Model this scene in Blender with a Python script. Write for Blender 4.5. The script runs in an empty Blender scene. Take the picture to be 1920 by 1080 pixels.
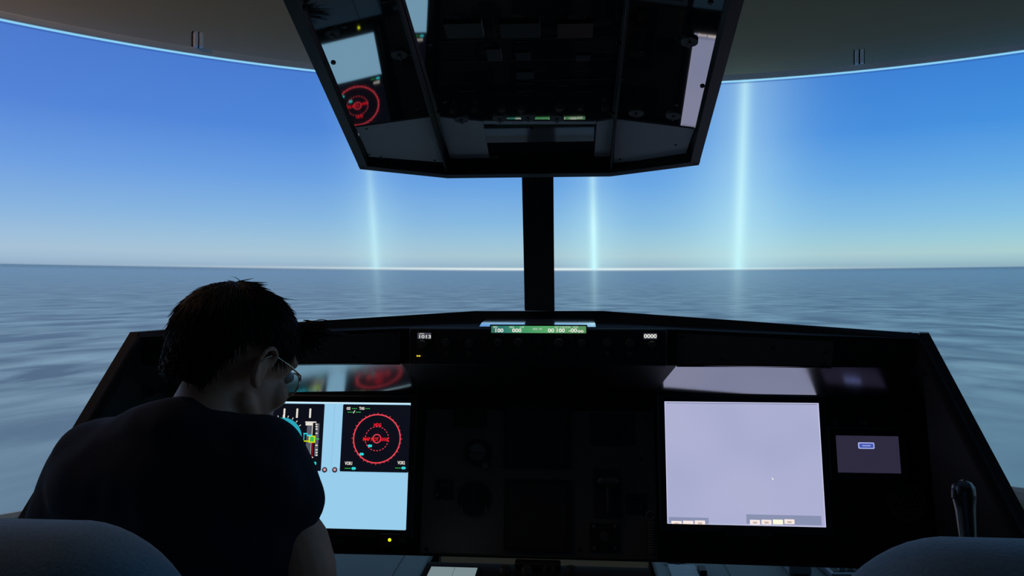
import bpy, bmesh, math, random
from mathutils import Vector, Matrix
random.seed(7)
S = bpy.context.scene
COL = S.collection
PI = math.pi
EYE = 1.30                                   # eye height of the camera above the floor

# ------------------------------------------------------------------ camera
F_PX = 1400.0
YAW = math.radians(4.3)
CAM = Vector((.075, 0.0, EYE))
cd = bpy.data.cameras.new('camera'); cam = bpy.data.objects.new('camera', cd); COL.objects.link(cam)
cd.sensor_width = 36; cd.lens = 36 * F_PX / 1920; cd.clip_start = .02
cam.location = CAM; cam.rotation_euler = (PI/2, 0, YAW); S.camera = cam

# ------------------------------------------------------------------ world and exposure
w = bpy.data.worlds.new('world'); S.world = w; w.use_nodes = True
w.node_tree.nodes['Background'].inputs[0].default_value = (0.02, 0.02, 0.022, 1)
w.node_tree.nodes['Background'].inputs[1].default_value = 0.02
S.view_settings.view_transform = 'Standard'; S.view_settings.look = 'None'
S.view_settings.exposure = 0; S.view_settings.gamma = 1; S.view_settings.use_curve_mapping = False

# the projection drum: plan centre, radius, heights (metres, z above floor)
SC = Vector((.356, .39)); SR = 2.83
Z_HOR = EYE + .078; Z_TOP = EYE + .869; Z_BOT = EYE - .735

def at(px, py, Y):                            # a measured photo point at a known distance Y from the eye -> metres
    c, s = math.cos(YAW), math.sin(YAW)
    xc = (px-960)/F_PX; z = (540-py)/F_PX
    d = Vector((xc*c - s, xc*s + c, z))
    return CAM + d*(Y/d.y)

# ------------------------------------------------------------------ helpers
def lin(r, g, b):
    f = lambda v: (v/255/12.92) if v/255 <= .04045 else ((v/255+.055)/1.055)**2.4
    return (f(r), f(g), f(b), 1)

def tag(o, label=None, cat=None, group=None, kind=None):
    if label: o['label'] = label
    if cat: o['category'] = cat
    if group: o['group'] = group
    if kind: o['kind'] = kind
    return o

def thing(name, label, cat, mat=Matrix.Identity(4), group=None):
    o = bpy.data.objects.new(name, None); COL.objects.link(o)
    o.empty_display_size = .05
    if isinstance(mat, (Vector, tuple)): mat = Matrix.Translation(mat)
    o.matrix_world = mat
    return tag(o, label, cat, group)

def rootmat(o):
    m = o.matrix_basis.copy()
    while o.parent: o = o.parent; m = o.matrix_basis @ m
    return m

def link(name, me, mat, parent=None, loc=None, smooth=False):
    o = bpy.data.objects.new(name, me); COL.objects.link(o)
    if mat is not None and not me.materials: me.materials.append(mat)
    if parent is not None: o.parent = parent
    if loc is not None: o.location = loc
    if smooth:
        for p in me.polygons: p.use_smooth = True
    return o

def obj(name, bm, mat, parent=None, world=False, smooth=False, label=None):
    """one mesh object; world=True: bm is in room coordinates"""
    if world and parent is not None: bm.transform(rootmat(parent).inverted())
    bmesh.ops.recalc_face_normals(bm, faces=bm.faces)
    me = bpy.data.meshes.new(name); bm.to_mesh(me); bm.free()
    o = link(name, me, mat, parent, smooth=smooth)
    if label: o['label'] = label
    return o

def NB(): return bmesh.new()

def box(bm, c, s, rot=None, bev=0, seg=1):
    m = Matrix.Translation(c) @ (rot.to_4x4() if rot else Matrix.Identity(4)) @ Matrix.Diagonal((*s, 1))
    r = bmesh.ops.create_cube(bm, size=1, matrix=m)
    if bev:
        es = list({e for v in r['verts'] for e in v.link_edges})
        bmesh.ops.bevel(bm, geom=es, offset=bev, segments=seg, affect='EDGES', profile=.5)
    return bm

def prism(bm, pts, vec):
    """polygon extruded along vec"""
    vec = Vector(vec)
    a = [bm.verts.new(Vector(p)) for p in pts]; b = [bm.verts.new(Vector(p)+vec) for p in pts]
    n = len(a)
    bm.faces.new(a); bm.faces.new(list(reversed(b)))
    for i in range(n): bm.faces.new((a[i], a[(i+1) % n], b[(i+1) % n], b[i]))
    return bm

def loft(bm, rings, closed=True, caps=True):
    R = [[bm.verts.new(p) for p in r] for r in rings]
    n = len(R[0])
    for i in range(len(R)-1):
        for j in range(n if closed else n-1):
            k = (j+1) % n
            bm.faces.new((R[i][j], R[i][k], R[i+1][k], R[i+1][j]))
    if caps and closed:
        bm.faces.new(R[0]); bm.faces.new(list(reversed(R[-1])))
    return bm

def basis(d):
    d = d.normalized(); up = Vector((0, 0, 1)) if abs(d.z) < .9 else Vector((1, 0, 0))
    u = d.cross(up).normalized(); return u, u.cross(d).normalized()

def tube(bm, pts, r, n=8, caps=True):
    pts = [Vector(p) for p in pts]; rr = r if isinstance(r, (list, tuple)) else [r]*len(pts)
    rings = []; u = None
    for i, p in enumerate(pts):
        d = (pts[min(i+1, len(pts)-1)] - pts[max(i-1, 0)]).normalized()
        if u is None: u, v = basis(d)
        else:
            u = (u - d*u.dot(d)).normalized(); v = d.cross(u)
        rings.append([p + (u*math.cos(2*PI*k/n) + v*math.sin(2*PI*k/n))*rr[i] for k in range(n)])
    return loft(bm, rings, True, caps)

def capsule(bm, a, b, ra, rb, n=16, flat=1.0, flatdir=None):
    a, b = Vector(a), Vector(b); d = (b-a).normalized(); u, v = basis(d)
    if flatdir is not None:
        v = (Vector(flatdir) - d*d.dot(Vector(flatdir))).normalized(); u = v.cross(d)
    pr = [(a - d*ra*math.cos(t), ra*math.sin(t)) for t in (.05, .5, 1.0)] + [(a, ra), (b, rb)] + \
         [(b + d*rb*math.cos(t), rb*math.sin(t)) for t in (1.0, .5, .05)]
    rings = [[p + (u*math.cos(2*PI*k/n) + v*flat*math.sin(2*PI*k/n))*r for k in range(n)] for p, r in pr]
    return loft(bm, rings)

def ell(bm, c, r, rot=None, n=24):
    m = Matrix.Translation(c) @ (rot.to_4x4() if rot else Matrix.Identity(4)) @ Matrix.Diagonal((*r, 1))
    bmesh.ops.create_uvsphere(bm, u_segments=n, v_segments=n*2//3, radius=1, matrix=m)
    return bm

def cyl(bm, c, r, h, n=20, r2=None, axis='Z'):
    m = Matrix.Translation(c)
    if axis == 'Y': m = m @ Matrix.Rotation(PI/2, 4, 'X')
    if axis == 'X': m = m @ Matrix.Rotation(PI/2, 4, 'Y')
    bmesh.ops.create_cone(bm, cap_ends=True, segments=n, radius1=r, radius2=r if r2 is None else r2, depth=h, matrix=m)
    return bm

def disc(bm, c, r0, r1, n=48, z=.0003, a0=0, a1=2*PI):
    """flat ring (or disc when r0 = 0) in the local xy plane, a sliver thick"""
    k = max(3, int(n*(a1-a0)/(2*PI)))
    if r0 <= 0:
        return prism(bm, [(c[0]+r1*math.cos(a0+(a1-a0)*i/k), c[1]+r1*math.sin(a0+(a1-a0)*i/k), c[2]) for i in range(k)], (0, 0, z))
    for i in range(k):
        t, s = a0+(a1-a0)*i/k, a0+(a1-a0)*(i+1)/k
        prism(bm, [(c[0]+r*math.cos(q), c[1]+r*math.sin(q), c[2]) for r, q in ((r0, t), (r1, t), (r1, s), (r0, s))], (0, 0, z))
    return bm

def rect(bm, x0, y0, x1, y1, z, th=.0003, rad=0):
    if rad <= 0: return prism(bm, [(x0, y0, z), (x1, y0, z), (x1, y1, z), (x0, y1, z)], (0, 0, th))
    pts = []
    for cx, cy, a in ((x1-rad, y0+rad, -PI/2), (x1-rad, y1-rad, 0), (x0+rad, y1-rad, PI/2), (x0+rad, y0+rad, PI)):
        pts += [(cx+rad*math.cos(a+PI/2*i/5), cy+rad*math.sin(a+PI/2*i/5), z) for i in range(6)]
    return prism(bm, pts, (0, 0, th))

def text_obj(name, s, size, mat, parent, loc, width=None, bold=0.0, rot=None, align='CENTER', label=None):
    cu = bpy.data.curves.new(name, 'FONT'); cu.body = s; cu.size = size; cu.extrude = .00015; cu.offset = bold
    cu.align_x = align; cu.align_y = 'CENTER'; cu.resolution_u = 3
    t = bpy.data.objects.new('t', cu); COL.objects.link(t)
    dg = bpy.context.evaluated_depsgraph_get()
    me = bpy.data.meshes.new_from_object(t.evaluated_get(dg)); bpy.data.objects.remove(t); bpy.data.curves.remove(cu)
    me.name = name; me.materials.clear()
    if width:
        xs = [v.co.x for v in me.vertices]; k = width/(max(xs)-min(xs))
        for v in me.vertices: v.co.x *= k
    o = link(name, me, mat, parent)
    m = Matrix.Translation(loc)
    o.matrix_basis = m if rot is None else m @ rot.to_4x4()
    if label: o['label'] = label
    return o

def frame(o, x, up):
    x = Vector(x).normalized(); up = Vector(up); up = (up - x*up.dot(x)).normalized(); n = x.cross(up)
    m = Matrix((x, up, n)).transposed().to_4x4(); m.translation = Vector(o); return m

def remesh(bm, vox, smooth=6, fac=.5):
    me = bpy.data.meshes.new('tmp'); bm.to_mesh(me); bm.free()
    o = bpy.data.objects.new('tmp', me); COL.objects.link(o)
    r = o.modifiers.new('r', 'REMESH'); r.mode = 'VOXEL'; r.voxel_size = vox; r.use_smooth_shade = True
    if smooth:
        m = o.modifiers.new('s', 'SMOOTH'); m.iterations = smooth; m.factor = fac
    dg = bpy.context.evaluated_depsgraph_get()
    out = bpy.data.meshes.new_from_object(o.evaluated_get(dg))
    bpy.data.objects.remove(o); bpy.data.meshes.remove(me)
    out.materials.clear()
    for p in out.polygons: p.use_smooth = True
    return out

# ------------------------------------------------------------------ materials
class Nodes:
    def __init__(self, mat): self.nt = mat.node_tree
    def n(self, t, **k):
        x = self.nt.nodes.new(t)
        for a, b in k.items(): setattr(x, a, b)
        return x
    def put(self, sock, v):
        if isinstance(v, bpy.types.NodeSocket): self.nt.links.new(v, sock)
        else: sock.default_value = v
    def m(self, op, a, b=None, c=None, clamp=False):
        x = self.n('ShaderNodeMath', operation=op, use_clamp=clamp)
        for i, v in enumerate((a, b, c)):
            if v is not None: self.put(x.inputs[i], v)
        return x.outputs[0]
    def mix(self, f, a, b, mode='MIX'):
        x = self.n('ShaderNodeMix', data_type='RGBA', blend_type=mode)
        self.put(x.inputs[0], f); self.put(x.inputs[6], a); self.put(x.inputs[7], b)
        return x.outputs[2]
    def ramp(self, f, stops):
        x = self.n('ShaderNodeValToRGB'); e = x.color_ramp.elements
        e[0].position, e[0].color = stops[0]; e[1].position, e[1].color = stops[-1]
        for p, c in stops[1:-1]: q = e.new(p); q.color = c
        self.put(x.inputs[0], f); return x.outputs[0]
    def mapr(self, v, a, b, c=0.0, d=1.0, t='LINEAR'):
        x = self.n('ShaderNodeMapRange', interpolation_type=t)
        for i, q in enumerate((v, a, b, c, d)): self.put(x.inputs[i], q)
        return x.outputs[0]

MATS = {}
def mat(name, col, rough=.5, metal=0, ior=1.5, noise=40, vary=.15, bump=.0, sheen=0, trans=0, spec=.5):
    m = bpy.data.materials.new(name); m.use_nodes = True; q = Nodes(m)
    p = m.node_tree.nodes['Principled BSDF']
    p.inputs['Roughness'].default_value = rough; p.inputs['Metallic'].default_value = metal; p.inputs['IOR'].default_value = ior
    tc = q.n('ShaderNodeTexCoord'); nz = q.n('ShaderNodeTexNoise'); nz.inputs['Scale'].default_value = noise; nz.inputs['Detail'].default_value = 3
    q.put(nz.inputs['Vector'], tc.outputs['Object'])
    c = q.mix(nz.outputs[0], tuple(v*(1-vary) for v in col[:3])+(1,), tuple(v*(1+vary) for v in col[:3])+(1,))
    q.put(p.inputs['Base Color'], c)
    if bump:
        b = q.n('ShaderNodeBump'); b.inputs['Strength'].default_value = bump; b.inputs['Distance'].default_value = .002
        q.put(b.inputs['Height'], nz.outputs[0]); q.put(p.inputs['Normal'], b.outputs[0])
    p.inputs['Specular IOR Level'].default_value = spec
    if sheen: p.inputs['Sheen Weight'].default_value = sheen
    if trans: p.inputs['Transmission Weight'].default_value = trans
    MATS[name] = m; return m

def glow(name, rgb, k=1.0):
    m = bpy.data.materials.new(name); m.use_nodes = True; p = m.node_tree.nodes['Principled BSDF']
    p.inputs['Base Color'].default_value = (.01, .01, .012, 1); p.inputs['Roughness'].default_value = .25
    p.inputs['Emission Color'].default_value = lin(*rgb); p.inputs['Emission Strength'].default_value = k
    if name[:4] not in ('lamp', 'lcd_'): m.cycles.emission_sampling = 'NONE'     # tiny lights need no light sampling of their own
    MATS[name] = m; return m

mat('wall_paint', (.55, .45, .28), .9, noise=3, vary=.05)
mat('rear_paint', (.10, .10, .095), .95, noise=3, vary=.05)
mat('ceiling_paint', (.55, .55, .53), .95, noise=3, vary=.05)
mat('carpet', (.07, .08, .08), 1, noise=200, vary=.3, bump=.3)
mat('rim_metal', (.88, .88, .84), .45, noise=20, vary=.08)
mat('bracket', (.95, .94, .9), .6)
mat('black_shell', (.009, .009, .010), .6, noise=120, vary=.2, bump=.05, spec=.2)
mat('hood_leather', (.018, .018, .020), .85, noise=150, vary=.2, bump=.15, spec=.08)
mat('gloss_under', (.008, .008, .009), .17, ior=6, noise=60)
mat('fascia_grey', (.055, .046, .044), .6, noise=100)
mat('fcu_black', (.010, .010, .012), .5, noise=100)
mat('panel_grey', (.075, .072, .066), .7, noise=90)
mat('panel_dark', (.008, .008, .009), .6, noise=90)
mat('knob_grey', (.05, .05, .048), .45)
mat('switch_grey', (.22, .22, .21), .6)
mat('strip_grey', (.80, .82, .84), .55, noise=60, vary=.06)
mat('knob_dark', (.05, .05, .05), .4)
mat('print_grey', (.12, .12, .11), .7)
mat('print_dim', (.035, .035, .036), .7)
mat('screw', (.008, .008, .008), .4, metal=.3)
mat('smoked_glass', (.040, .043, .050), .03, ior=5.5, noise=2, vary=.1)
mat('frame_black', (.009, .009, .010), .45)
mat('satin_metal', (.92, .93, .94), .13, metal=.92, noise=30, vary=.05)
mat('post_paint', (.010, .011, .013), .6)
mat('seat_fabric', (.16, .27, .36), .95, noise=260, vary=.25, bump=.4, sheen=.2)
mat('seat_plastic', (.03, .03, .032), .5)
mat('steel', (.3, .3, .31), .35, metal=1)
mat('skin', (.66, .34, .22), .55, noise=60, vary=.08, bump=.05)
mat('hair', (.018, .013, .010), .6, noise=90, vary=.35, spec=.25)
mat('shirt', (.010, .013, .026), .95, noise=220, vary=.25, bump=.3)
mat('trousers', (.02, .022, .03), .95, noise=220, vary=.25, bump=.3)
mat('shoe', (.012, .012, .012), .5)
mat('gold_wire', (.75, .68, .52), .25, metal=1)
mat('lens_glass', (.85, .95, .93), .02, trans=.85, ior=1.5)
mat('eye', (.6, .6, .58), .2)
mat('table_top', (.20, .23, .22), .7, noise=8, vary=.1)
mat('grey_plastic', (.32, .34, .38), .5)
mat('key_plastic', (.45, .48, .48), .5)
mat('key_well', (.02, .02, .022), .6)
mat('paper', (.55, .58, .58), .9)
mat('fire_red', (.10, .022, .014), .5)
mat('amber_brown', (.035, .018, .010), .5)
mat('stick_black', (.012, .012, .013), .22, ior=1.8)
mat('stick_boot', (.03, .03, .03), .7)
mat('bezel_black', (.008, .008, .009), .45)
mat('cord_grey', (.10, .10, .10), .5)
mat('fill_lamp_housing', (.5, .5, .48), .5)
glow('lamp_warm', (255, 196, 128), 22.0)
glow('lcd_blue', (152, 205, 236)); glow('lcd_blue_edge', (205, 238, 250)); glow('lcd_black', (11, 14, 24)); glow('lcd_line', (125, 178, 215))
glow('ui_white', (232, 225, 215)); glow('ui_red', (255, 30, 48), 1.0); glow('ui_ring', (236, 68, 84)); glow('ui_green', (60, 190, 80)); glow('ui_cyan', (50, 215, 215))
glow('ui_yellow', (215, 225, 20)); glow('ui_tape', (86, 90, 102)); glow('ui_teal', (40, 165, 185)); glow('ui_pink', (205, 150, 150)); glow('ui_dark', (45, 45, 60))
glow('ui_darkred', (160, 10, 25))
glow('lcd_lavender_edge', (200, 202, 235)); glow('bar_grey', (136, 144, 176)); glow('btn_white', (246, 232, 226)); glow('btn_yellow', (255, 250, 222))
glow('btn_text', (150, 110, 110)); glow('mini_blue', (70, 84, 172)); glow('mini_edge', (168, 182, 240)); glow('mini_screen', (46, 42, 62))
glow('fcu_digit', (232, 232, 222)); glow('fcu_legend', (172, 205, 180)); glow('efis_back', (66, 66, 78)); glow('amber_led', (225, 205, 70))
glow('green_led', (225, 235, 20), 1.3); glow('mcdu_glow', (120, 138, 142)); glow('mcdu_dim', (96, 112, 118))

# screen picture of the plain lavender monitor: slightly uneven backlight
m = glow('lcd_lavender', (170, 173, 208)); q = Nodes(m); p = m.node_tree.nodes['Principled BSDF']
tc = q.n('ShaderNodeTexCoord'); nz = q.n('ShaderNodeTexNoise'); nz.inputs['Scale'].default_value = 5; nz.inputs['Detail'].default_value = 1
q.put(nz.inputs['Vector'], tc.outputs['Object'])
q.put(p.inputs['Emission Color'], q.mix(q.mapr(nz.outputs[0], .35, .65), lin(166, 171, 206), lin(174, 176, 210)))
# green strip of the autopilot display
m = glow('fcu_green', (70, 145, 100)); q = Nodes(m); p = m.node_tree.nodes['Principled BSDF']
tc = q.n('ShaderNodeTexCoord'); sx = q.n('ShaderNodeSeparateXYZ'); q.put(sx.inputs[0], tc.outputs['Object'])
q.put(p.inputs['Emission Color'], q.ramp(q.mapr(sx.outputs[0], -.115, .115), [(0, lin(58, 104, 84)), (.14, lin(48, 116, 112)), (.35, lin(66, 150, 100)), (.6, lin(88, 165, 104)), (1, lin(88, 140, 92))]))

# ---- the projected picture: sky, horizon line, sea, and the bright seams where the projectors overlap
def hit_screen(px, py):
    d = at(px, py, 1.0) - CAM
    ox, oy = CAM.x - SC.x, CAM.y - SC.y
    a = d.x*d.x + d.y*d.y; b = ox*d.x + oy*d.y; c = ox*ox + oy*oy - SR*SR
    t = (-b + math.sqrt(b*b - a*c))/a
    P = CAM + d*t
    return math.atan2(P.x-SC.x, P.y-SC.y), P.z

def screen_material():
    m = bpy.data.materials.new('projected_sea_view'); m.use_nodes = True; q = Nodes(m)
    p = m.node_tree.nodes['Principled BSDF']
    p.inputs['Base Color'].default_value = (.05, .05, .05, 1); p.inputs['Roughness'].default_value = .9
    tc = q.n('ShaderNodeTexCoord'); s = q.n('ShaderNodeSeparateXYZ'); q.put(s.inputs[0], tc.outputs['Object'])
    x, y, z = s.outputs                       # object origin: drum axis at the floor
    az = q.m('ARCTAN2', x, y)
    aL, aR = hit_screen(0, 500)[0], hit_screen(1920, 500)[0]
    side = q.mapr(az, aL, aR)
    h = q.mapr(z, Z_HOR, Z_TOP)
    left = q.ramp(h, [(0, lin(146, 172, 198)), (.035, lin(158, 186, 210)), (.07, lin(165, 192, 214)), (.13, lin(156, 190, 218)), (.25, lin(134, 178, 222)), (.45, lin(106, 156, 224)), (.7, lin(80, 130, 214)), (1, lin(72, 120, 205))])
    right = q.ramp(h, [(0, lin(138, 172, 188)), (.035, lin(156, 192, 202)), (.075, lin(170, 206, 208)), (.14, lin(156, 204, 216)), (.25, lin(134, 192, 226)), (.45, lin(102, 170, 228)), (.7, lin(68, 144, 222)), (1, lin(56, 128, 212))])
    sky = q.mix(side, left, right)
    # sea: noise laid out on the receding water plane
    dz = q.m('MAXIMUM', q.m('SUBTRACT', Z_HOR, z), .012)
    v = q.m('DIVIDE', .5, dz); u = q.m('MULTIPLY', q.m('MULTIPLY', az, v), 2.2)
    cv = q.n('ShaderNodeCombineXYZ'); q.put(cv.inputs[0], q.m('MULTIPLY', u, 1.0)); q.put(cv.inputs[1], q.m('MULTIPLY', v, 2.6))
    n1 = q.n('ShaderNodeTexNoise'); n1.inputs['Scale'].default_value = 2.3; n1.inputs['Detail'].default_value = 5; n1.inputs['Roughness'].default_value = .55
    n1.inputs['Distortion'].default_value = .4
    q.put(n1.inputs['Vector'], cv.outputs[0])
    depth = q.mapr(z, Z_HOR, Z_BOT)
    amp = q.mapr(depth, .0, .20, .35, 1.25)
    amp = q.m('MULTIPLY', amp, q.mapr(depth, .45, .85, 1.0, .45))
    wv = q.m('ADD', .5, q.m('MULTIPLY', q.m('SUBTRACT', q.mapr(n1.outputs[0], .33, .70), .5), amp))
    dark = q.ramp(depth, [(0, lin(100, 134, 170)), (.12, lin(88, 116, 146)), (.45, lin(82, 106, 134)), (1, lin(88, 114, 140))])
    lite = q.ramp(depth, [(0, lin(112, 146, 178)), (.12, lin(114, 146, 174)), (.45, lin(126, 156, 180)), (1, lin(108, 138, 160))])
    sea = q.mix(wv, dark, lite)
    sea = q.mix(q.mapr(side, .25, 1.0, 0, 1), sea, q.mix(1.0, sea, lin(226, 246, 246), 'MULTIPLY'))
    below = q.m('LESS_THAN', z, Z_HOR)
    col = q.mix(below, sky, sea)
    # horizon line, brightest straight ahead
    mid = hit_screen(1010, 503)[0]
    fall = q.m('POWER', 2.718, q.m('MULTIPLY', -1.0, q.m('POWER', q.m('DIVIDE', q.m('SUBTRACT', az, mid), .36), 2.0)))
    hl = q.m('POWER', 2.718, q.m('MULTIPLY', -1.0, q.m('POWER', q.m('DIVIDE', q.m('SUBTRACT', z, Z_HOR+.002), .0055), 2.0)))
    col = q.mix(q.m('MULTIPLY', q.m('MULTIPLY', hl, .85), q.m('ADD', fall, .0)), col, lin(240, 250, 248))
    dl = q.m('POWER', 2.718, q.m('MULTIPLY', -1.0, q.m('POWER', q.m('DIVIDE', q.m('SUBTRACT', z, Z_HOR-.004), .006), 2.0)))
    col = q.mix(q.m('MULTIPLY', q.m('MULTIPLY', dl, .35), q.m('SUBTRACT', 1.0, fall)), col, lin(60, 90, 120))
    # projector seams
    lum = 0.0
    for (p0, y0, p1, y1, core, halo, st, hz, topfade) in ((692, 310, 705, 500, 8, 44, .36, .26, .45), (1111, 330, 1114, 500, 7, 46, .70, .32, .4), (1397, 160, 1384, 500, 12, 90, .48, .40, 2.0)):
        a0, z0 = hit_screen(p0, y0); a1, z1 = hit_screen(p1, y1)
        k = (a0-a1)/(z0-z1)
        c = q.m('SUBTRACT', az, q.m('ADD', a1, q.m('MULTIPLY', q.m('SUBTRACT', z, z1), k)))
        pxr = abs(hit_screen(p1+10, y1)[0]-a1)/10
        g = lambda wd: q.m('POWER', 2.718, q.m('MULTIPLY', -1.0, q.m('POWER', q.m('ABSOLUTE', q.m('DIVIDE', c, wd*pxr)), 1.6)))
        band = q.m('ADD', q.m('MULTIPLY', g(core), st), q.m('MULTIPLY', g(halo), hz))
        fz = q.m('MULTIPLY', q.mapr(z, Z_HOR-.28, Z_HOR-.0, .0, .30), q.m('LESS_THAN', z, Z_HOR))
        fs = q.m('MULTIPLY', q.mapr(z, Z_HOR+.62*topfade+.1, Z_HOR+.18, .55, 1.0), q.m('GREATER_THAN', z, Z_HOR))
        lum = q.m('ADD', lum, q.m('MULTIPLY', band, q.m('ADD', fz, fs)))
    col = q.mix(q.m('MINIMUM', lum, 1.0), col, lin(200, 248, 255))
    # spill on the upper border of the cloth
    eb = q.mapr(z, Z_TOP-.009, Z_TOP-.005)
    col = q.mix(q.m('MULTIPLY', eb, .85), col, lin(150, 220, 250))
    ln = q.m('MULTIPLY', q.mapr(z, Z_TOP-.015, Z_TOP-.011), q.m('LESS_THAN', z, Z_TOP-.008))
    col = q.mix(q.m('MULTIPLY', ln, .6), col, lin(40, 80, 160))
    q.put(p.inputs['Emission Color'], col); p.inputs['Emission Strength'].default_value = 1.0
    return m
MATS['screen'] = screen_material()
M = MATS

# ================================================================== the room
A0, A1 = -112, 112
def arc(r, z, a0=A0, a1=A1, n=96):
    return [Vector((SC.x + r*math.sin(math.radians(a0+(a1-a0)*i/n)), SC.y + r*math.cos(math.radians(a0+(a1-a0)*i/n)), z)) for i in range(n+1)]
ROOM_TOP = EYE + 1.55
bm = NB(); box(bm, (SC.x, .2, -.05), (7.2, 7.6, .1)); tag(obj('floor', bm, M['carpet']), 'dark carpet floor of the simulator room', kind='structure')
bm = NB(); box(bm, (SC.x, .2, ROOM_TOP+.05), (7.2, 7.6, .1)); tag(obj('ceiling', bm, M['ceiling_paint']), 'plain grey ceiling above the curved screen', kind='structure')
bm = NB(); ri, ro = SR+.14, SR+.22
loft(bm, [arc(ri, 0), arc(ri, ROOM_TOP), arc(ro, ROOM_TOP), arc(ro, 0), arc(ri, 0)], closed=False)
tag(obj('wall_front', bm, M['wall_paint'], smooth=False), 'dim curved grey wall behind the screen', kind='structure')
for nm, c, s in (('wall_left', (SC.x-3.55, .2, ROOM_TOP/2), (.1, 7.6, ROOM_TOP)), ('wall_right', (SC.x+3.55, .2, ROOM_TOP/2), (.1, 7.6, ROOM_TOP)), ('wall_back', (SC.x, -3.55, ROOM_TOP/2), (7.2, .1, ROOM_TOP))):
    bm = NB(); box(bm, c, s); tag(obj(nm, bm, M['rear_paint']), kind='structure')

# projection screen
scr = thing('projection_screen', 'huge curved projection screen showing blue sky over open sea', 'screen', (SC.x, SC.y, 0))
bm = NB()
loft(bm, [arc(r_, z_, -84, 84) for r_, z_ in ((SR, Z_BOT), (SR, Z_TOP), (SR+.012, Z_TOP), (SR+.012, Z_BOT), (SR, Z_BOT))], closed=False)
obj('screen_surface', bm, M['screen'], scr, True, label='projected sky, sea and bright projector seams')
def rim_ring(z, hgt, dep):
    bm = NB(); rings = []
    prof = [(-dep, -hgt), (-dep*1.25, -hgt*.5), (-dep*1.25, hgt*.5), (-dep, hgt), (.03, hgt), (.03, -hgt)]
    for i, (dr, dz) in enumerate(prof + prof[:1]): rings.append(arc(SR+dr, z+dz, -84.2, 84.2))
    return loft(bm, rings, closed=False)
obj('top_rim', rim_ring(Z_TOP+.012, .012, .006), M['rim_metal'], scr, True, smooth=False)
obj('bottom_rim', rim_ring(Z_BOT-.022, .028, .012), M['rim_metal'], scr, True, smooth=False)
for px, py in ((371, 80), (1611, 115)):
    a, _ = hit_screen(px, py)
    def ap(r, da, z): return Vector((SC.x+r*math.sin(a+da), SC.y+r*math.cos(a+da), z))
    for da in (-.0033, .0033):
        bm = NB(); rt = Matrix.Rotation(-a, 3, 'Z')
        box(bm, ap(SR-.01, da, Z_TOP+.050), (.013, .030, .056), rt, .002)
        obj('hanger_strip', bm, M['bracket'], scr, True)
    bm = NB(); box(bm, ap(SR+.012, 0, Z_TOP+.054), (.04, .02, .064), rt, .002); obj('hanger_plate', bm, M['key_well'], scr, True)

# unseen fill lamp, added at the ceiling to warm and brighten the upper wall
lp = thing('fill_lamp', 'added round fill lamp, out of view, warming the left side of the room', 'lamp', (-1.95, 1.35, ROOM_TOP))
bm = NB(); cyl(bm, (0, 0, -.02), .17, .04, 32); obj('fill_lamp_housing', bm, M['fill_lamp_housing'], lp)
bm = NB(); ell(bm, (0, 0, -.04), (.14, .14, .05)); obj('fill_lamp_diffuser', bm, M['lamp_warm'], lp, smooth=True)

# ================================================================== instrument console
def W(x, y, z): return Vector((x, y, z+EYE))          # z measured from eye level
con = thing('instrument_console', 'wide black simulator instrument console with sloped sides and glareshield', 'console', (0, 1.85, 0))
Lc, Rc = W(-.925, 1.675, -.103), W(.872, 1.765, -.103)      # hood corners
L0, R0 = at(60, 960, 1.42), at(1905, 970, 1.52)             # lower ends of the side rims
TL, TR = W(-.176, 2.0, -.062), W(.167, 2.0, -.061)
FY = 1.785
FL = [W(-.915, 1.66, -.118), W(-.33, FY, -.098), W(.33, FY, -.098), W(.862, 1.745, -.118)]   # upper edge of the fascia
FB = [W(-.905, 1.66, -.180), W(-.33, FY, -.183), W(.33, FY, -.183), W(.852, 1.745, -.180)]   # lower lip
UB = [W(-.9225, 1.7555, -.2587), W(-.29, 1.893, -.262), W(.29, 1.893, -.262), W(.9425, 1.843, -.2583)]
def solid(bm, tops, off):
    off = Vector(off); a = [bm.verts.new(p) for r in tops for p in r]; n = len(tops[0]); m = len(tops)
    b = [bm.verts.new(p+off) for r in tops for p in r]
    for i in range(m-1):
        for j in range(n-1):
            k = i*n+j
            bm.faces.new((a[k], a[k+1], a[k+n+1], a[k+n])); bm.faces.new((b[k], b[k+n], b[k+n+1], b[k+1]))
    loop = list(range(n)) + [i*n+n-1 for i in range(1, m)] + [(m-1)*n+j for j in range(n-2, -1, -1)] + [i*n for i in range(m-2, 0, -1)]
    for t in range(len(loop)):
        p, r = loop[t], loop[(t+1) % len(loop)]
        bm.faces.new((a[p], b[p], b[r], a[r]))
    return bm
# hood: top skin with softened outer corners
far = [Lc, Lc.lerp(TL, .5), TL, TL.lerp(TR, .5), TR, TR.lerp(Rc, .5), Rc]
near = [FL[0], FL[0].lerp(FL[1], .5), FL[1], FL[1].lerp(FL[2], .5), FL[2], FL[2].lerp(FL[3], .5), FL[3]]
dips = (.012, .020, .031, .031, .031, .020, .012)
mid = [f_ + (n_-f_).normalized()*.035 + Vector((0, 0, -(f_ + (n_-f_).normalized()*.035).z + max(n_.z+.004, f_.z-d_))) for f_, n_, d_ in zip(far, near, dips)]
bm = NB(); solid(bm, [far, mid, near], (0, .004, -.012)); obj('glareshield_top', bm, M['hood_leather'], con, True)
# fascia: three runs
for i, nm in enumerate(('fascia', 'fascia_centre', 'fascia')):
    bm = NB(); prism(bm, [FL[i], FL[i+1], FB[i+1], FB[i]], (0, .012, 0)); obj(nm, bm, M['black_shell'], con, True)
for i in range(3):
    bm = NB(); prism(bm, [FB[i], FB[i+1], UB[i+1], UB[i]], (0, .006, .008)); obj('glareshield_underside', bm, M['gloss_under'] if i != 1 else M['fcu_black'], con, True)
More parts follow.
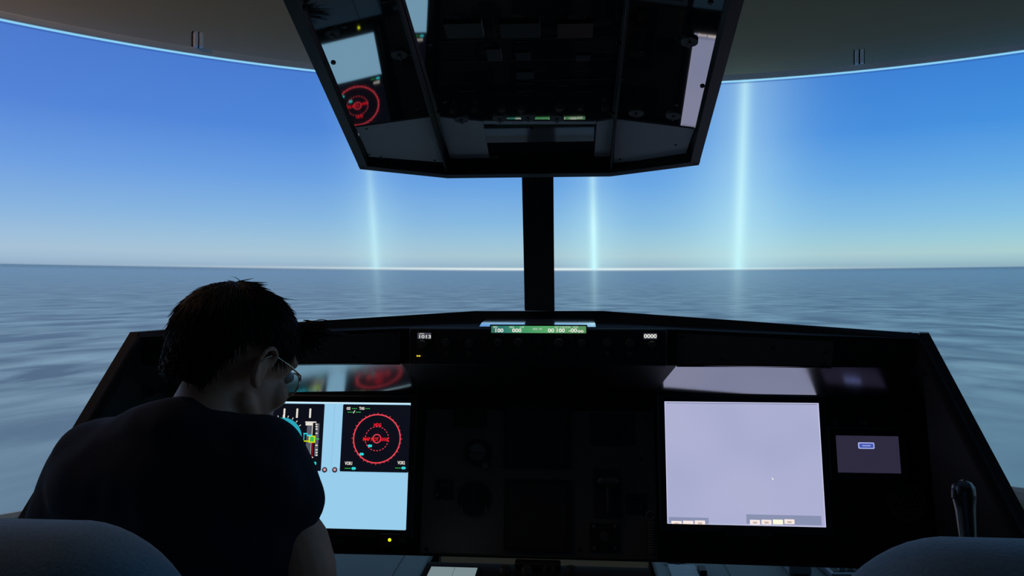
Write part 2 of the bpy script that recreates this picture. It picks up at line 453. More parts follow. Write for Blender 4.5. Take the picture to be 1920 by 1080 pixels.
# removable plates with screws left and right of the centre unit
for sx in (-1, 1):
    a, b = (FL[2], FL[3]) if sx > 0 else (FL[1], FL[0]); c, d = (FB[2], FB[3]) if sx > 0 else (FB[1], FB[0])
    t1 = .66 if sx > 0 else .62
    off = Vector((0, -.004, 0))
    P = [a.lerp(c, .10), a.lerp(b, t1).lerp(c.lerp(d, t1), .16), c.lerp(d, t1).lerp(a.lerp(b, t1), .04), c.lerp(a, .04)]
    bm = NB(); prism(bm, [p+off for p in P], (0, .0035, 0)); pl = obj('fascia_plate', bm, M['fascia_grey'], con, True)
    for (u, v) in ((.03, .1), (.03, .9), (.3, .8), (.62, .35), (.95, .45), (.95, .9)):
        q_ = P[0].lerp(P[1], u).lerp(P[3].lerp(P[2], u), v) + off
        bm = NB(); cyl(bm, q_, .0035, .003, 10, axis='Y'); obj('screw', bm, M['screw'], pl, True)
# thin bright trim along the lower lip
for a, b in ((FB[2], FB[2].lerp(FB[3], .66)), (FB[1], FB[1].lerp(FB[0], .62))):
    bm = NB(); tube(bm, [a+Vector((0, -.003, -.001)), b+Vector((0, -.003, -.001))], .0018, 8); obj('lip_trim', bm, M['stick_black'], con, True)

# main panel plane: recedes towards the top
def mp(x, z, off=0.0):                        # point on the main panel, z from eye level, off towards the viewer
    y = 1.902 + (z+.29)*.186
    return W(x, y - off*.983, z + off*.183)
ZT, ZB = -.245, -.665
bm = NB(); prism(bm, [mp(-.97, ZT), mp(.95, ZT), mp(.95, ZB), mp(-.97, ZB)], (0, .02, 0)); obj('main_panel', bm, M['black_shell'], con, True)
cpl = NB(); prism(cpl, [mp(-.288, -.312, .004), mp(.288, -.312, .004), mp(.292, -.662, .004), mp(-.292, -.662, .004)], (0, .003, 0)); centre_plate = obj('centre_plate', cpl, M['panel_grey'], con, True)
# side cheeks: inner face from the rim back to the main panel, outer face to the rear
for (c0, r0, mx, ex) in ((Lc, L0, -.97, -1), (Rc, R0, .95, 1)):
    dirn = (r0-c0); low = c0 + dirn*((EYE-.95-c0.z)/dirn.z)
    pm0, pm1 = mp(mx, -.11), mp(mx, ZB-.28)
    bm = NB(); o = Vector((.022*ex, 0, 0))
    inner = [c0, r0, low, pm1, pm0]
    cen = sum(inner, Vector())/5
    outer = [p+o for p in inner]
    solid(bm, [[c0, low], [pm0, pm1]], o); obj('side_cheek', bm, M['black_shell'], con, True)
    bm = NB()
    pts = [c0 + Vector((-.004*ex, .02, -.004)), c0 + dirn*.03 + Vector((-.002*ex, .0, 0)), c0 + dirn*.10, r0, low]
    pts = [p+Vector((-.010*ex, 0, -.006)) for p in pts]
    tube(bm, pts, .012, 10); obj('edge_roll', bm, M['hood_leather'], con, True, smooth=True)
# gussets closing the corner between fascia, underside and cheek
for (fl_, fb_, ub_, c0, r0, mx) in ((FL[0], FB[0], UB[0], Lc, L0, -.97), (FL[3], FB[3], UB[3], Rc, R0, .95)):
    d_ = r0-c0; k1 = c0 + d_*((fb_.z-.01-c0.z)/d_.z) + Vector((0, .006, 0))
    bm = NB(); prism(bm, [fl_+Vector((0, .004, .004)), c0+Vector((0, .004, 0)), k1, fb_+Vector((0, .002, 0))], (0, .010, 0)); obj('corner_gusset', bm, M['black_shell'], con, True)
    bm = NB(); prism(bm, [fb_, k1, mp(mx, -.262), ub_], (0, .006, .008)); obj('corner_gusset', bm, M['black_shell'], con, True)
# legs under the console
for x in (-.96, .94):
    bm = NB(); box(bm, (x, 1.86, .32), (.03, .12, .62), None, .004); obj('leg', bm, M['black_shell'], con, True)
bm = NB(); tube(bm, [mp(-.95, ZB+.004, .004), mp(.94, ZB+.004, .004)], .007, 8); obj('lower_lip', bm, M['black_shell'], con, True)

# shiny tray on top of the glareshield at the foot of the post
tr = thing('metal_tray', 'flat satin metal plate lying on the glareshield in front of the post', 'plate', W(0, 1.84, -.085))
bm = NB(); prof = ((1.795, -.0930), (1.82, -.0890), (1.845, -.0860), (1.875, -.0845), (1.945, -.0830))
loft(bm, [[W(-.139, y_, z_-.003), W(.141, y_, z_-.003), W(.141, y_, z_), W(-.139, y_, z_)] for y_, z_ in prof]); obj('plate', bm, M['satin_metal'], tr, True)
bm = NB(); prism(bm, [W(-.139, 1.945, -.088), W(.141, 1.945, -.088), W(.141, 1.949, -.088), W(-.139, 1.949, -.088)], (0, 0, .007)); obj('raised_edge', bm, M['knob_dark'], tr, True)

# centre post
po = thing('centre_post', 'black upright post rising from the glareshield behind the overhead panel', 'post', W(0, 1.97, -.075))
def pz(z): return 1.97 - .383*(z+.061)
def ring(z, hw, dp): y = pz(z); return [W(-hw, y, z), W(hw, y, z), W(hw*.8, y+dp, z), W(-hw*.8, y+dp, z)]
bm = NB(); loft(bm, [ring(-.058, .0395, .05), ring(.10, .039, .05), ring(.28, .039, .05), ring(1.2, .041, .05)]); obj('post_body', bm, M['post_paint'], po, True)
bm = NB(); box(bm, W(0, 1.993, -.0575), (.078, .045, .006), None, .001); obj('post_foot', bm, M['post_paint'], po, True)

# ------------------------------------------------------------------ autopilot control unit on the centre fascia
def TX(px, py, Y=1.78): return at(px, py, Y)
fcu = thing('flight_control_unit', 'black autopilot control unit with green display strip on glareshield centre', 'control unit', frame(W(0, FY-.004, -.1405), (1, 0, 0), (0, 0, 1)))
inv = fcu.matrix_basis.inverted()
def fl(px, py): v = inv @ at(px, py, FY-.016); return v.x, v.y
bm = NB(); box(bm, (0, 0, .005), (.612, .088, .012), None, .003); obj('body', bm, M['fcu_black'], fcu)
for x in (-.205, .205, -.03, .045):
    bm = NB(); rect(bm, x-.0007, -.038, x+.0007, .022, .0112, .0004); obj('seam', bm, M['print_dim'], fcu)
def window(px0, py0, px1, py1, mt, name):
    a, b = fl(px0, py1), fl(px1, py0)
    bm = NB(); rect(bm, a[0]-.003, a[1]-.003, b[0]+.003, b[1]+.003, .0112, .0016, .002); fr = obj('display_frame', bm, M['panel_dark'], fcu)
    bm = NB(); rect(bm, a[0], a[1], b[0], b[1], .0129, .0004, .001); obj(name, bm, mt, fr); return fr
fw = window(921, 611.5, 1099, 624, M['fcu_green'], 'display_strip')
Z1 = .0136
def ftext(parent, s, px, py, hpx, wpx, mt, bold=.0002):
    x, y = fl(px, py); k = FY/F_PX
    return text_obj('lettering', s, hpx*k*1.38, mt, parent, (x, y, Z1), width=wpx*k, bold=bold)
for s, px, py, hp, wp in (('100', 935.5, 619.8, 7, 15), ('000', 969, 619.8, 7, 17.5), ('00', 1033, 619.8, 7, 11.5), ('100', 1050.5, 619.8, 7, 15), ('-00', 1074, 619.8, 7, 15.5), ('oo', 1088.5, 620.6, 6, 11)):
    ftext(fw, s, px, py, hp, wp, M['fcu_digit'], .0003)
for s, px, py, wp in (('SPD', 929, 613.6, 8.5), ('HDG', 959.5, 613.6, 8.5), ('LAT', 979, 613.6, 8), ('HDG  V/S', 1007.5, 617, 17), ('ALT', 1044, 613.6, 8), ('LVL/CH', 1060, 613.6, 19), ('V/S', 1079, 613.6, 10)):
    ftext(fw, s, px, py, 3.6, wp, M['fcu_legend'], .0002)
we = window(783, 624, 808.5, 635.5, M['efis_back'], 'pressure_window'); ftext(we, '1013', 796.5, 631.4, 6.2, 22, M['fcu_digit'], .0001); ftext(we, 'QNH', 791, 625.6, 2.0, 9, M['fcu_digit'], 0)
wr = window(1206.5, 625, 1232, 635.5, M['efis_back'], 'pressure_window'); ftext(wr, '0000', 1219.2, 630.5, 7, 23, M['fcu_digit'], .0003)
bm = NB(); a = fl(781, 668.5); rect(bm, a[0], a[1], a[0]+.0042, a[1]+.003, .0112, .002, .001); rect(bm, a[0]+.005, a[1], a[0]+.0095, a[1]+.003, .0112, .002, .001); obj('amber_light', bm, M['amber_led'], fcu, label='small lit amber indicator')
def knob(parent, x, y, r, h, z0=.011, mt='knob_dark', n=18):
    bm = NB(); loft(bm, [[(x+rr*math.cos(2*PI*k/n), y+rr*math.sin(2*PI*k/n), z0+hh) for k in range(n)] for rr, hh in ((r, 0), (r, h*.7), (r*.86, h))])
    o = obj('knob', bm, M[mt], parent, smooth=False)
    bm = NB(); rect(bm, x-r*.09, y, x+r*.09, y+r*.8, z0+h, .0006); obj('pointer', bm, M['print_grey'], o); return o
for px, py, r in ((792, 645, .010), (837, 642, .010), (880, 644, .010), (934, 642, .009), (972, 642, .010), (1048, 643, .011), (1091, 643, .009), (1139, 643, .010), (1181, 643, .010), (1222, 646, .009), (838, 663, .005), (880, 663, .005), (1139, 663, .005), (1181, 663, .005)):
    x, y = fl(px, py); knob(fcu, x, y, r, .012 if r > .006 else .010)
    if px in (837, 880, 1139, 1181) and r > .006:
        bm = NB(); disc(bm, (x, y, .0111), .0135, .0145, 32); obj('dial_ring', bm, M['print_dim'], fcu)
for px, py, ww, hh in ((1010, 645, .022, .012), (1010, 666, .018, .011), (1046, 667, .014, .009), (1093, 667, .014, .009), (968, 667, .014, .009), (797, 667, .012, .010), (1217, 667, .012, .010), (1233, 667, .010, .010), (1011, 634, .007, .007), (1070, 634, .007, .007), (909, 634, .006, .006)):
    x, y = fl(px, py); bm = NB(); box(bm, (x, y, .013), (ww, hh, .004), None, .0008); obj('button', bm, M['panel_dark'], fcu)

# ------------------------------------------------------------------ monitors in the main panel
UPV = Vector((0, .183, .983))
def monitor(name, label, cx, cz, wd, hg, scale=1.0, off=.018, bez=.018, xdir=(1, 0, 0), y=None):
    o = mp(cx, cz, off)
    if y is not None: o.y = y
    t = thing(name, label, 'monitor', frame(o, xdir, UPV))
    bm = NB()
    # bezel ring with a real recess
    X, Y_, b = wd/2, hg/2, bez
    ringo = lambda x, y_, z: [(-x, -y_, z), (x, -y_, z), (x, y_, z), (-x, y_, z)]
    loft(bm, [ringo(X, Y_, -.004), ringo(X, Y_, .0), ringo(X+b*.8, Y_+b*.8, .0025), ringo(X+b, Y_+b, .0), ringo(X+b, Y_+b, -.012), ringo(X, Y_, -.012), ringo(X, Y_, -.004)], caps=False)
    obj('bezel', bm, M['bezel_black'], t)
    return t
# left: flight display
LW, LH = .384, .312
lm = monitor('flight_display', 'lit monitor behind the pilot with red compass ring and light blue page', -.518, -.4505, LW, LH)
def lu(u, v): return (u-.5)*LW, (.5-v)*LH                      # u right, v down, 0..1
linv = lm.matrix_basis.inverted()
def lpix(px, py):
    d = at(px, py, 1.0)-CAM; o, dd = linv @ CAM, linv.to_3x3() @ d
    t = -o.z/dd.z; return o.x+dd.x*t, o.y+dd.y*t
bm = NB(); rect(bm, -LW/2, -LH/2, LW/2, LH/2, -.004, .003, .003); obj('screen', bm, M['lcd_blue'], lm)
bm = NB(); rect(bm, -LW/2, LH/2-.0032, LW/2, LH/2, -.0009, .0004); obj('bright_edge', bm, M['lcd_blue_edge'], lm)
x0, y0 = lpix(643, 884); x1, y1 = lpix(771.5, 759.5)
x0, _ = lpix(640, 822)
bm = NB(); rect(bm, x0, y0, LW/2, y1, -.0009, .0004, .003); nd = obj('compass_page', bm, M['lcd_black'], lm, label='black navigation page with red ring')
px1_, _ = lpix(605, 822)
bm = NB(); rect(bm, -LW/2+.004, y0, px1_, y1, -.0009, .0004, .003); pf = obj('attitude_page', bm, M['lcd_black'], lm, label='black attitude page')
bm = NB(); xm = lpix(624, 822)[0]; rect(bm, xm-.0004, y0, xm+.0004, y1, -.0009, .0004); obj('page_line', bm, M['lcd_line'], lm)
bm = NB(); rect(bm, -LW/2+.004, y0-.0016, LW/2, y0-.0008, -.0009, .0004); obj('page_line', bm, M['lcd_line'], lm)
for px in (608.5, 627.5):
    x, y = lpix(px, 881); bm = NB(); disc(bm, (x, y, -.0005), 0, .0068, 24); k = obj('round_key', bm, M['ui_dark'], lm)
    bm = NB(); disc(bm, (x, y+.0005, -.0001), 0, .0035, 20); obj('key_light', bm, M['ui_pink'], k)
ZA = -.0004
kx = 1.885/F_PX
# compass page
cx, cy = lpix(706.5, 822.5); R1 = 45.2*kx
bm = NB(); disc(bm, (cx, cy, ZA), R1-.0022, R1+.0008, 72); obj('compass_ring', bm, M['ui_ring'], nd)
bm = NB()
for i in range(36):
    a = 2*PI*i/36; d = Vector((math.cos(a), math.sin(a), 0)); n_ = Vector((-d.y, d.x, 0)); L = .0045 if i % 3 == 0 else .0030
    b0 = Vector((cx, cy, ZA)) + d*R1; prism(bm, [b0+n_*.0006, b0-n_*.0006, b0+d*L-n_*.0006, b0+d*L+n_*.0006], (0, 0, .0003))
obj('ring_ticks', bm, M['ui_ring'], nd)
bm = NB()
for i in range(24):
    a = 2*PI*i/24; disc(bm, (cx, cy, ZA), 21.6*kx, 23*kx, 144, a0=a, a1=a+PI/24)
obj('range_ring', bm, M['ui_ring'], nd)
bm = NB(); disc(bm, (cx, cy, ZA+.0004), 6.8*kx, 8.6*kx, 36); obj('aircraft_ring', bm, M['ui_ring'], nd)
def ltext(parent, s, px, py, hpx, wpx, mt, bold=.0004):
    x, y = lpix(px, py); return text_obj('lettering', s, hpx*kx*1.38, M[mt], parent, (x, y, ZA+.0008), width=wpx*kx, bold=bold)
ltext(nd, 'HDG', 708, 797, 6, 14, 'ui_red', .0003); ltext(nd, 'MAP NOT AVAIL', 705, 824, 6.5, 50, 'ui_red', .0003)
ltext(nd, 'GS', 653.5, 766, 5, 7.5, 'ui_white', .0003); ltext(nd, 'TAS', 678.5, 766, 5, 10, 'ui_white', .0003)
ltext(nd, 'VOR1', 654, 869, 6, 14, 'ui_white', .0003); ltext(nd, 'VOR2', 752.5, 868, 6, 14, 'ui_white', .0003)
ltext(nd, '/', 664, 772.5, 5, 4, 'ui_white', .0003)
for a, b, y_ in ((660, 670, 766), (685, 694, 766), (652, 662, 772.8), (667, 677, 772.8), (646.5, 658, 878), (741, 751.5, 877.5)):
    (xa, ya), (xb, yb) = lpix(a, y_), lpix(b, y_); bm = NB()
    for i in range(3):
        u0 = xa+(xb-xa)*(i/3); rect(bm, u0, ya-.0008, u0+(xb-xa)*.27, ya+.0008, ZA)
    obj('dashes', bm, M['ui_green'], nd)
for px, py in ((693.5, 836), (678, 851.5), (663, 878.3), (756.5, 877.5)):
    x, y = lpix(px, py); bm = NB(); rect(bm, x-.0055, y-.0032, x+.0055, y+.0032, ZA, .0003, .003); obj('cyan_number', bm, M['ui_cyan'], nd)
# attitude page
def prect(name, a, b, c, d, mt, z=ZA, rad=0):
    xa, ya = lpix(a, d); xb, yb = lpix(c, b); bm = NB(); rect(bm, xa, ya, xb, yb, z, .0003, rad); return obj(name, bm, M[mt], pf)
for px in (509, 533, 557, 581.5): prect('white_tick', px-2.2, 766, px+2.2, 783.5, 'ui_white', rad=.001)
prect('speed_tape', 572, 792, 586, 860, 'ui_tape'); prect('vertical_speed_strip', 589, 794, 599, 855, 'ui_tape')
prect('tape_edge', 584, 791, 587, 822, 'ui_white', ZA+.0003); prect('tape_edge', 581.5, 826, 584, 858, 'ui_white', ZA+.0003); prect('red_bar', 584, 830, 587, 857, 'ui_darkred', ZA+.0003)
prect('tape_cap', 572.5, 790.5, 593, 792.3, 'ui_white', ZA+.0003); prect('tape_cap', 577, 856.5, 587, 858.5, 'ui_white', ZA+.0003)
prect('tape_cap', 573, 792.8, 586, 797.5, 'ui_white', ZA+.0004)
for y_ in (795.5, 800, 804.5, 812.5, 835, 843.5, 848.5, 853.5): prect('scale_dot', 591.5, y_-1.2, 595.5, y_+1.2, 'ui_white', ZA+.0004, .0012)
o = prect('altitude_box', 578.5, 817, 591.5, 830, 'ui_yellow', ZA+.0006); prect('altitude_number', 581, 819, 589, 828, 'ui_green', ZA+.0010)
prect('altitude_bar', 568, 826, 580, 828, 'ui_yellow', ZA+.0008); prect('speed_pointer', 590, 822, 598.5, 824, 'ui_green', ZA+.0010)
for r_ in ((569, 812, 577, 814), (569, 812, 571, 825), (575, 815, 585, 818)): prect('cyan_bracket', *r_, 'ui_cyan', ZA+.0006)
prect('cyan_number', 580, 866, 593, 871.5, 'ui_cyan', ZA, .002)
x, y = lpix(528, 822); bm = NB(); disc(bm, (x, y, ZA-.0002), 0, 39*kx, 48); obj('attitude_ball', bm, M['ui_teal'], pf)
bm = NB(); disc(bm, (x, y, ZA+.0003), 0, 38.5*kx, 48, a0=PI, a1=2*PI); obj('ground_half', bm, M['amber_brown'], pf)
bm = NB()
for i in range(9):
    a = PI*(.2+.075*i); disc(bm, (x, y, ZA), 40*kx, 44*kx, 200, a0=a-.015, a1=a+.015)
obj('bank_ticks', bm, M['ui_white'], pf)
# lights on the lower bezel
t = lpix(731, 1012); bm = NB(); ell(bm, (t[0], t[1], .003), (.0042, .0042, .003), n=12); obj('power_light', bm, M['green_led'], lm, smooth=True, label='yellow green power light')
bm = NB(); box(bm, (t[0], t[1], -.002), (.05, .03, .010), None, .002); obj('light_mount', bm, M['bezel_black'], lm)
for px in (632, 750):
    t = lpix(px, 1013); bm = NB(); rect(bm, t[0]-.014, t[1]-.003, t[0]+.014, t[1]+.003, .002, .001); obj('bezel_mark', bm, M['print_dim'], lm)
    bm = NB(); box(bm, (t[0], t[1], -.003), (.034, .014, .010), None, .001); obj('mark_mount', bm, M['bezel_black'], lm)

# right: empty desktop
RW, RH = .374, .293
rm = monitor('desktop_monitor', 'large monitor with a blank pale lavender page on the right', .5015, -.4300, RW, RH)
rinv = rm.matrix_basis.inverted()
def rpix(px, py):
    d = at(px, py, 1.0)-CAM; o, dd = rinv @ CAM, rinv.to_3x3() @ d
    t = -o.z/dd.z; return o.x+dd.x*t, o.y+dd.y*t
bm = NB(); rect(bm, -RW/2, -RH/2, RW/2, RH/2, -.004, .003, .003); obj('screen', bm, M['lcd_lavender'], rm)
for x0, y0, x1, y1 in ((-RW/2, -RH/2, -RW/2+.0018, RH/2), (RW/2-.0018, -RH/2, RW/2, RH/2), (-RW/2, RH/2-.0016, RW/2, RH/2), (-RW/2, -RH/2, RW/2, -RH/2+.0016)):
    bm = NB(); rect(bm, x0, y0, x1, y1, -.0009, .0003); obj('bright_edge', bm, M['lcd_lavender_edge'], rm)
bm = NB(); rect(bm, -RW/2+.004, RH/2-.0038, RW/2-.004, RH/2-.0030, -.0009, .0003); obj('dark_line', bm, M['ui_dark'], rm)
def rrect(name, a, b, c, d, mt, z, parent=rm, rad=0):
    xa, ya = rpix(a, d); xb, yb = rpix(c, b); bm = NB(); rect(bm, xa, ya, xb, yb, z, .0003, rad); return obj(name, bm, M[mt], parent)
yb = 983.5
tb1 = rrect('task_bar', 1254, 971, 1328.5, 984, 'bar_grey', -.0009); tb2 = rrect('task_bar', 1400, 967.5, 1540, 982, 'bar_grey', -.0009)
for a, b, y_, tbp, mt, tx in ((1259, 1278, 977, tb1, 'btn_white', 'x'), (1281, 1300, 976.6, tb1, 'btn_white', ''), (1303, 1322, 976.2, tb1, 'btn_white', 'x'), (1406.5, 1425, 975, tb2, 'btn_white', 'x'), (1428, 1446.5, 974.8, tb2, 'btn_white', 'x'), (1449.5, 1468, 974.5, tb2, 'btn_yellow', ''), (1471, 1489.5, 974, tb2, 'btn_white', 'x')):
    b_ = rrect('task_button', a, y_, b, y_+8.5, mt, -.0005, tbp, .0008)
    xa, ya = rpix((a+b)/2, y_+4.5)
    bm = NB()
    if tx:
        for j, ww in enumerate((.0055, .0045)): rect(bm, xa-ww, ya-.0002-j*.0022, xa+ww, ya+.0010-j*.0022, -.0002, .0002)
        obj('button_print', bm, M['btn_text'], b_)
    else: bm.free()
xa, ya = rpix(1449, 898); bm = NB(); prism(bm, [(xa-.002, ya+.004, -.0009), (xa+.002, ya-.001, -.0009), (xa-.0005, ya-.003, -.0009)], (0, 0, .0003)); obj('cursor', bm, M['btn_yellow'], rm)
t = rpix(1405, 1000); bm = NB(); rect(bm, t[0]-.055, t[1]-.006, t[0]+.055, t[1]+.006, .0012, .0015, .002); obj('bezel_badge', bm, M['key_well'], rm)

# small screen at far right
a = at(1567, 820, 1.86); b = at(1690, 890, 1.86)
sm = monitor('touch_screen', 'small dim purple touch screen with one blue button, right of console', (a.x+b.x)/2, (a.z+b.z)/2-EYE, b.x-a.x-.006, a.z-b.z, off=.020, bez=.02)
sw, sh = b.x-a.x-.006, a.z-b.z
bm = NB(); rect(bm, -sw/2, -sh/2, sw/2, sh/2, -.004, .003, .001); obj('screen', bm, M['mini_screen'], sm)
bm = NB(); rect(bm, -.003-.019, sh*.235-.0075, -.003+.019, sh*.235+.0075, -.0009, .0004, .003); bt = obj('blue_button', bm, M['mini_edge'], sm)
bm = NB(); rect(bm, -.003-.0165, sh*.235-.0052, -.003+.0165, sh*.235+.0052, -.0004, .0003, .002); obj('button_face', bm, M['mini_blue'], bt)
bm = NB()
for i in range(7): rect(bm, -.0125+i*.0028, sh*.235-.0012-.0005*(i % 2), -.0105+i*.0028, sh*.235+.0012, .0, .0002)
obj('button_print', bm, M['mini_edge'], bt)

# ------------------------------------------------------------------ centre panel details (unlit)
PF = frame(mp(0, -.49, .0045), (1, 0, 0), UPV)
cinv = PF.inverted()
def cpix(px, py):
    d = at(px, py, 1.0)-CAM; o, dd = cinv @ CAM, cinv.to_3x3() @ d
    t = -o.z/dd.z; return o.x+dd.x*t, o.y+dd.y*t
def gear_panel():
    def crect(name, a, b, c, d, mt, th=.001, root=None, z=0, rad=0):
        xa, ya = cpix(a, d); xb, yb = cpix(c, b); bm = NB(); rect(bm, xa, ya, xb, yb, z, th, rad); return obj(name, bm, M[mt], root)
    for (a, b, c, d, lab) in ((944, 762, 1071, 877, 'dark unlit square screen in upper centre of console'), (944, 900, 1071, 1032, 'dark unlit square screen in lower centre of console')):
        t = thing('engine_display', lab, 'screen', PF)
        crect('bezel', a, b, c, d, 'panel_dark', .004, t, 0, .004); crect('glass', a+9, b+9, c-9, d-9, 'key_well', .0006, t, .0041, .002)
    t = thing('landing_gear_lever', 'dark recessed landing gear lever slot right of the unlit screens', 'lever', PF)
    crect('slot', 1114, 880, 1165, 971, 'key_well', .0012, t, 0, .003)
    xa, ya = cpix(1140, 905); bm = NB(); capsule(bm, (xa, ya, .008), (xa, ya-.07, .012), .006, .005, 12); lv = obj('lever_arm', bm, M['knob_dark'], t, smooth=True)
    bm = NB(); capsule(bm, (xa-.016, ya+.004, .014), (xa+.016, ya+.004, .014), .012, .012, 16); obj('lever_knob', bm, M['knob_dark'], lv, smooth=True)
    t = thing('standby_instrument', 'faint half round dial left of the unlit screens', 'gauge', PF)
    x, y = cpix(895, 848); bm = NB(); disc(bm, (x, y, 0), 0, .034, 40, .003); obj('dial_case', bm, M['panel_dark'], t)
    bm = NB(); disc(bm, (x, y, .003), 0, .021, 40, .0006, 0, PI); obj('upper_half', bm, M['print_grey'], t)
    bm = NB(); disc(bm, (x, y, .003), 0, .021, 40, .0006, PI, 2*PI); obj('lower_half', bm, M['panel_grey'], t)
    x, y = cpix(910.5, 873); t2 = thing('adjust_knob', 'small pale adjusting knob below the half round dial', 'knob', PF)
    bm = NB(); cyl(bm, (x, y, .006), .0085, .012, 20, .0075); obj('grip', bm, M['print_grey'], t2); bm = NB(); cyl(bm, (x, y, .001), .0105, .002, 20); obj('collar', bm, M['panel_dark'], t2)
    t = thing('brake_gauge', 'faint brake pressure gauge with two white marks on centre panel', 'gauge', PF)
    x, y = cpix(889, 935); bm = NB(); disc(bm, (x, y, 0), 0, .042, 40, .003); obj('dial_case', bm, M['panel_dark'], t)
    for px, py in ((865, 953), (911, 953)):
        x2, y2 = cpix(px, py); bm = NB(); prism(bm, [(x2-.003, y2-.007, .003), (x2+.003, y2-.006, .003), (x2+.001, y2+.007, .003)], (0, 0, .0006)); obj('needle', bm, M['print_grey'], t)
    bm = NB(); rect(bm, x-.001, y-.02, x+.001, y+.022, .003, .0005); rect(bm, x-.014, y-.021, x+.014, y-.0195, .003, .0005); obj('scale_lines', bm, M['print_dim'], t)
    t = thing('switch_group', 'row of tiny unlit switches at upper left of centre panel', 'switch', PF)
    crect('mount', 850, 764, 912, 800, 'panel_dark', .002, t)
    for px, py in ((861, 773), (876, 782), (902, 771), (888, 795), (868, 790)):
        x, y = cpix(px, py); bm = NB(); cyl(bm, (x, y, .006), .003, .009, 10); obj('toggle', bm, M['print_dim'], t)
    t = thing('annunciator_block', 'low block of unlit legend lights at upper right of centre panel', 'indicator', PF)
    crect('mount', 1108, 775, 1190, 835, 'panel_dark', .002, t)
    for i in range(5):
        for j in range(2):
            a = 1112+i*15.2; b = 802+j*15; crect('legend_light', a, b, a+13, b+12, 'fcu_black', .002, t, .002, .001)
    for yy in (784, 802): crect('legend_line', 1116, yy-9, 1184, yy-7.6, 'print_dim', .0006, t, .002)
    t = thing('autobrake_panel', 'faint four cornered selector plate below the gear lever', 'control panel', PF)
    crect('plate', 1106, 982, 1162, 1034, 'panel_dark', .002, t)
    for px, py in ((1113, 986.5), (1153, 986.5), (1114, 1027), (1153, 1027)):
        x, y = cpix(px, py); bm = NB(); cyl(bm, (x, y, .003), .004, .003, 12); obj('corner_screw', bm, M['print_grey'], t)
    x, y = cpix(1133, 1006); knob(t, x, y, .012, .012, .002)
    t = thing('placard', 'faint printed arrow placard right of the gear lever', 'sign', PF)
    crect('plate', 1174, 926, 1212, 964, 'panel_dark', .0012, t)
    bm = NB()
    for a, b, c, d in ((1190, 930, 1192, 940), (1182, 938, 1200, 940), (1178, 945, 1181, 957), (1188, 945, 1191, 952), (1199, 945, 1202, 957), (1182, 955, 1196, 957)):
        xa, ya = cpix(a, d); xb, yb2 = cpix(c, b); rect(bm, xa, ya, xb, yb2, .0012, .0004)
    obj('print', bm, M['print_dim'], t)
    t = thing('side_gauge', 'tiny unlit indicator left of the brake gauge', 'indicator', PF)
    crect('plate', 815, 900, 850, 936, 'panel_dark', .002, t); x, y = cpix(819.5, 928); bm = NB(); cyl(bm, (x, y, .003), .0035, .003, 12); obj('white_dot', bm, M['print_grey'], t)
    crect('printed_bar', 826, 905, 846, 912, 'print_dim', .0005, t, .002); crect('printed_bar', 828, 922, 843, 924, 'print_dim', .0005, t, .002)
    # screws of the plate
    for px, py in ((1202, 860), (1086, 1031), (800, 790), (800, 1030), (1205, 780)):
        x, y = cpix(px, py); bm = NB(); cyl(bm, (x, y, .0005), .004, .002, 10); bm.transform(PF); obj('plate_screw', bm, M['screw'], centre_plate, True)
    # coiled cord hanging from a ring
    t = thing('coiled_cord', 'grey coiled cord hanging from a ring at the right edge of centre panel', 'cord', PF)
    x, y = cpix(1219, 966); bm = NB(); tube(bm, [(x+.010*math.cos(a), y+.010*math.sin(a), .007) for a in [2*PI*i/20 for i in range(21)]], .0025, 8, False); obj('ring_hook', bm, M['cord_grey'], t, smooth=True)
    x1, y1 = cpix(1220, 976); x2, y2 = cpix(1221, 1037); n = 200; pts = []
    for i in range(n+1):
        a = 2*PI*13*i/n; pts.append((x1+(x2-x1)*i/n+.0065*math.cos(a), y1+(y2-y1)*i/n, .009+.0065*math.sin(a)))
    bm = NB(); tube(bm, pts, .0017, 6); obj('coil', bm, M['cord_grey'], t, smooth=True)
gear_panel()

# right hand panel: two faint knobs, a loudspeaker grille, the stick
for px in (1567, 1622):
    p_ = at(px, 796, 1.878)
    lab = 'faint round knob above the touch screen, nearer the lavender monitor' if px == 1567 else 'faint round knob above the touch screen, nearer the right edge'
    t = thing('dimmer_knob', lab, 'knob', frame(mp(p_.x, p_.z-EYE, .001), (1, 0, 0), UPV))
    bm = NB(); cyl(bm, (0, 0, .006), .010, .012, 20, .009); obj('grip', bm, M['knob_grey'], t); bm = NB(); cyl(bm, (0, 0, .001), .014, .002, 24); obj('collar', bm, M['panel_dark'], t)
g = thing('speaker_grille', 'dark round hole loudspeaker grille at the lower right of console', 'speaker', frame(mp(.885, -.515, .001), (1, 0, 0), UPV))
bm = NB(); disc(bm, (0, 0, 0), 0, .045, 40, .003); obj('grille_plate', bm, M['fascia_grey'], g)
hole = None
for i in range(-3, 4):
    for j in range(-3, 4):
        x, y = i*.0115 + (j % 2)*.0057, j*.0105
        if x*x+y*y > .038**2: continue
        if hole is None:
            bm = NB(); cyl(bm, (0, 0, 0), .0032, .001, 8); hole = obj('hole', bm, M['screw'], g); hole.location = (x, y, .0032)
        else: link('hole', hole.data, None, g, (x, y, .0032))

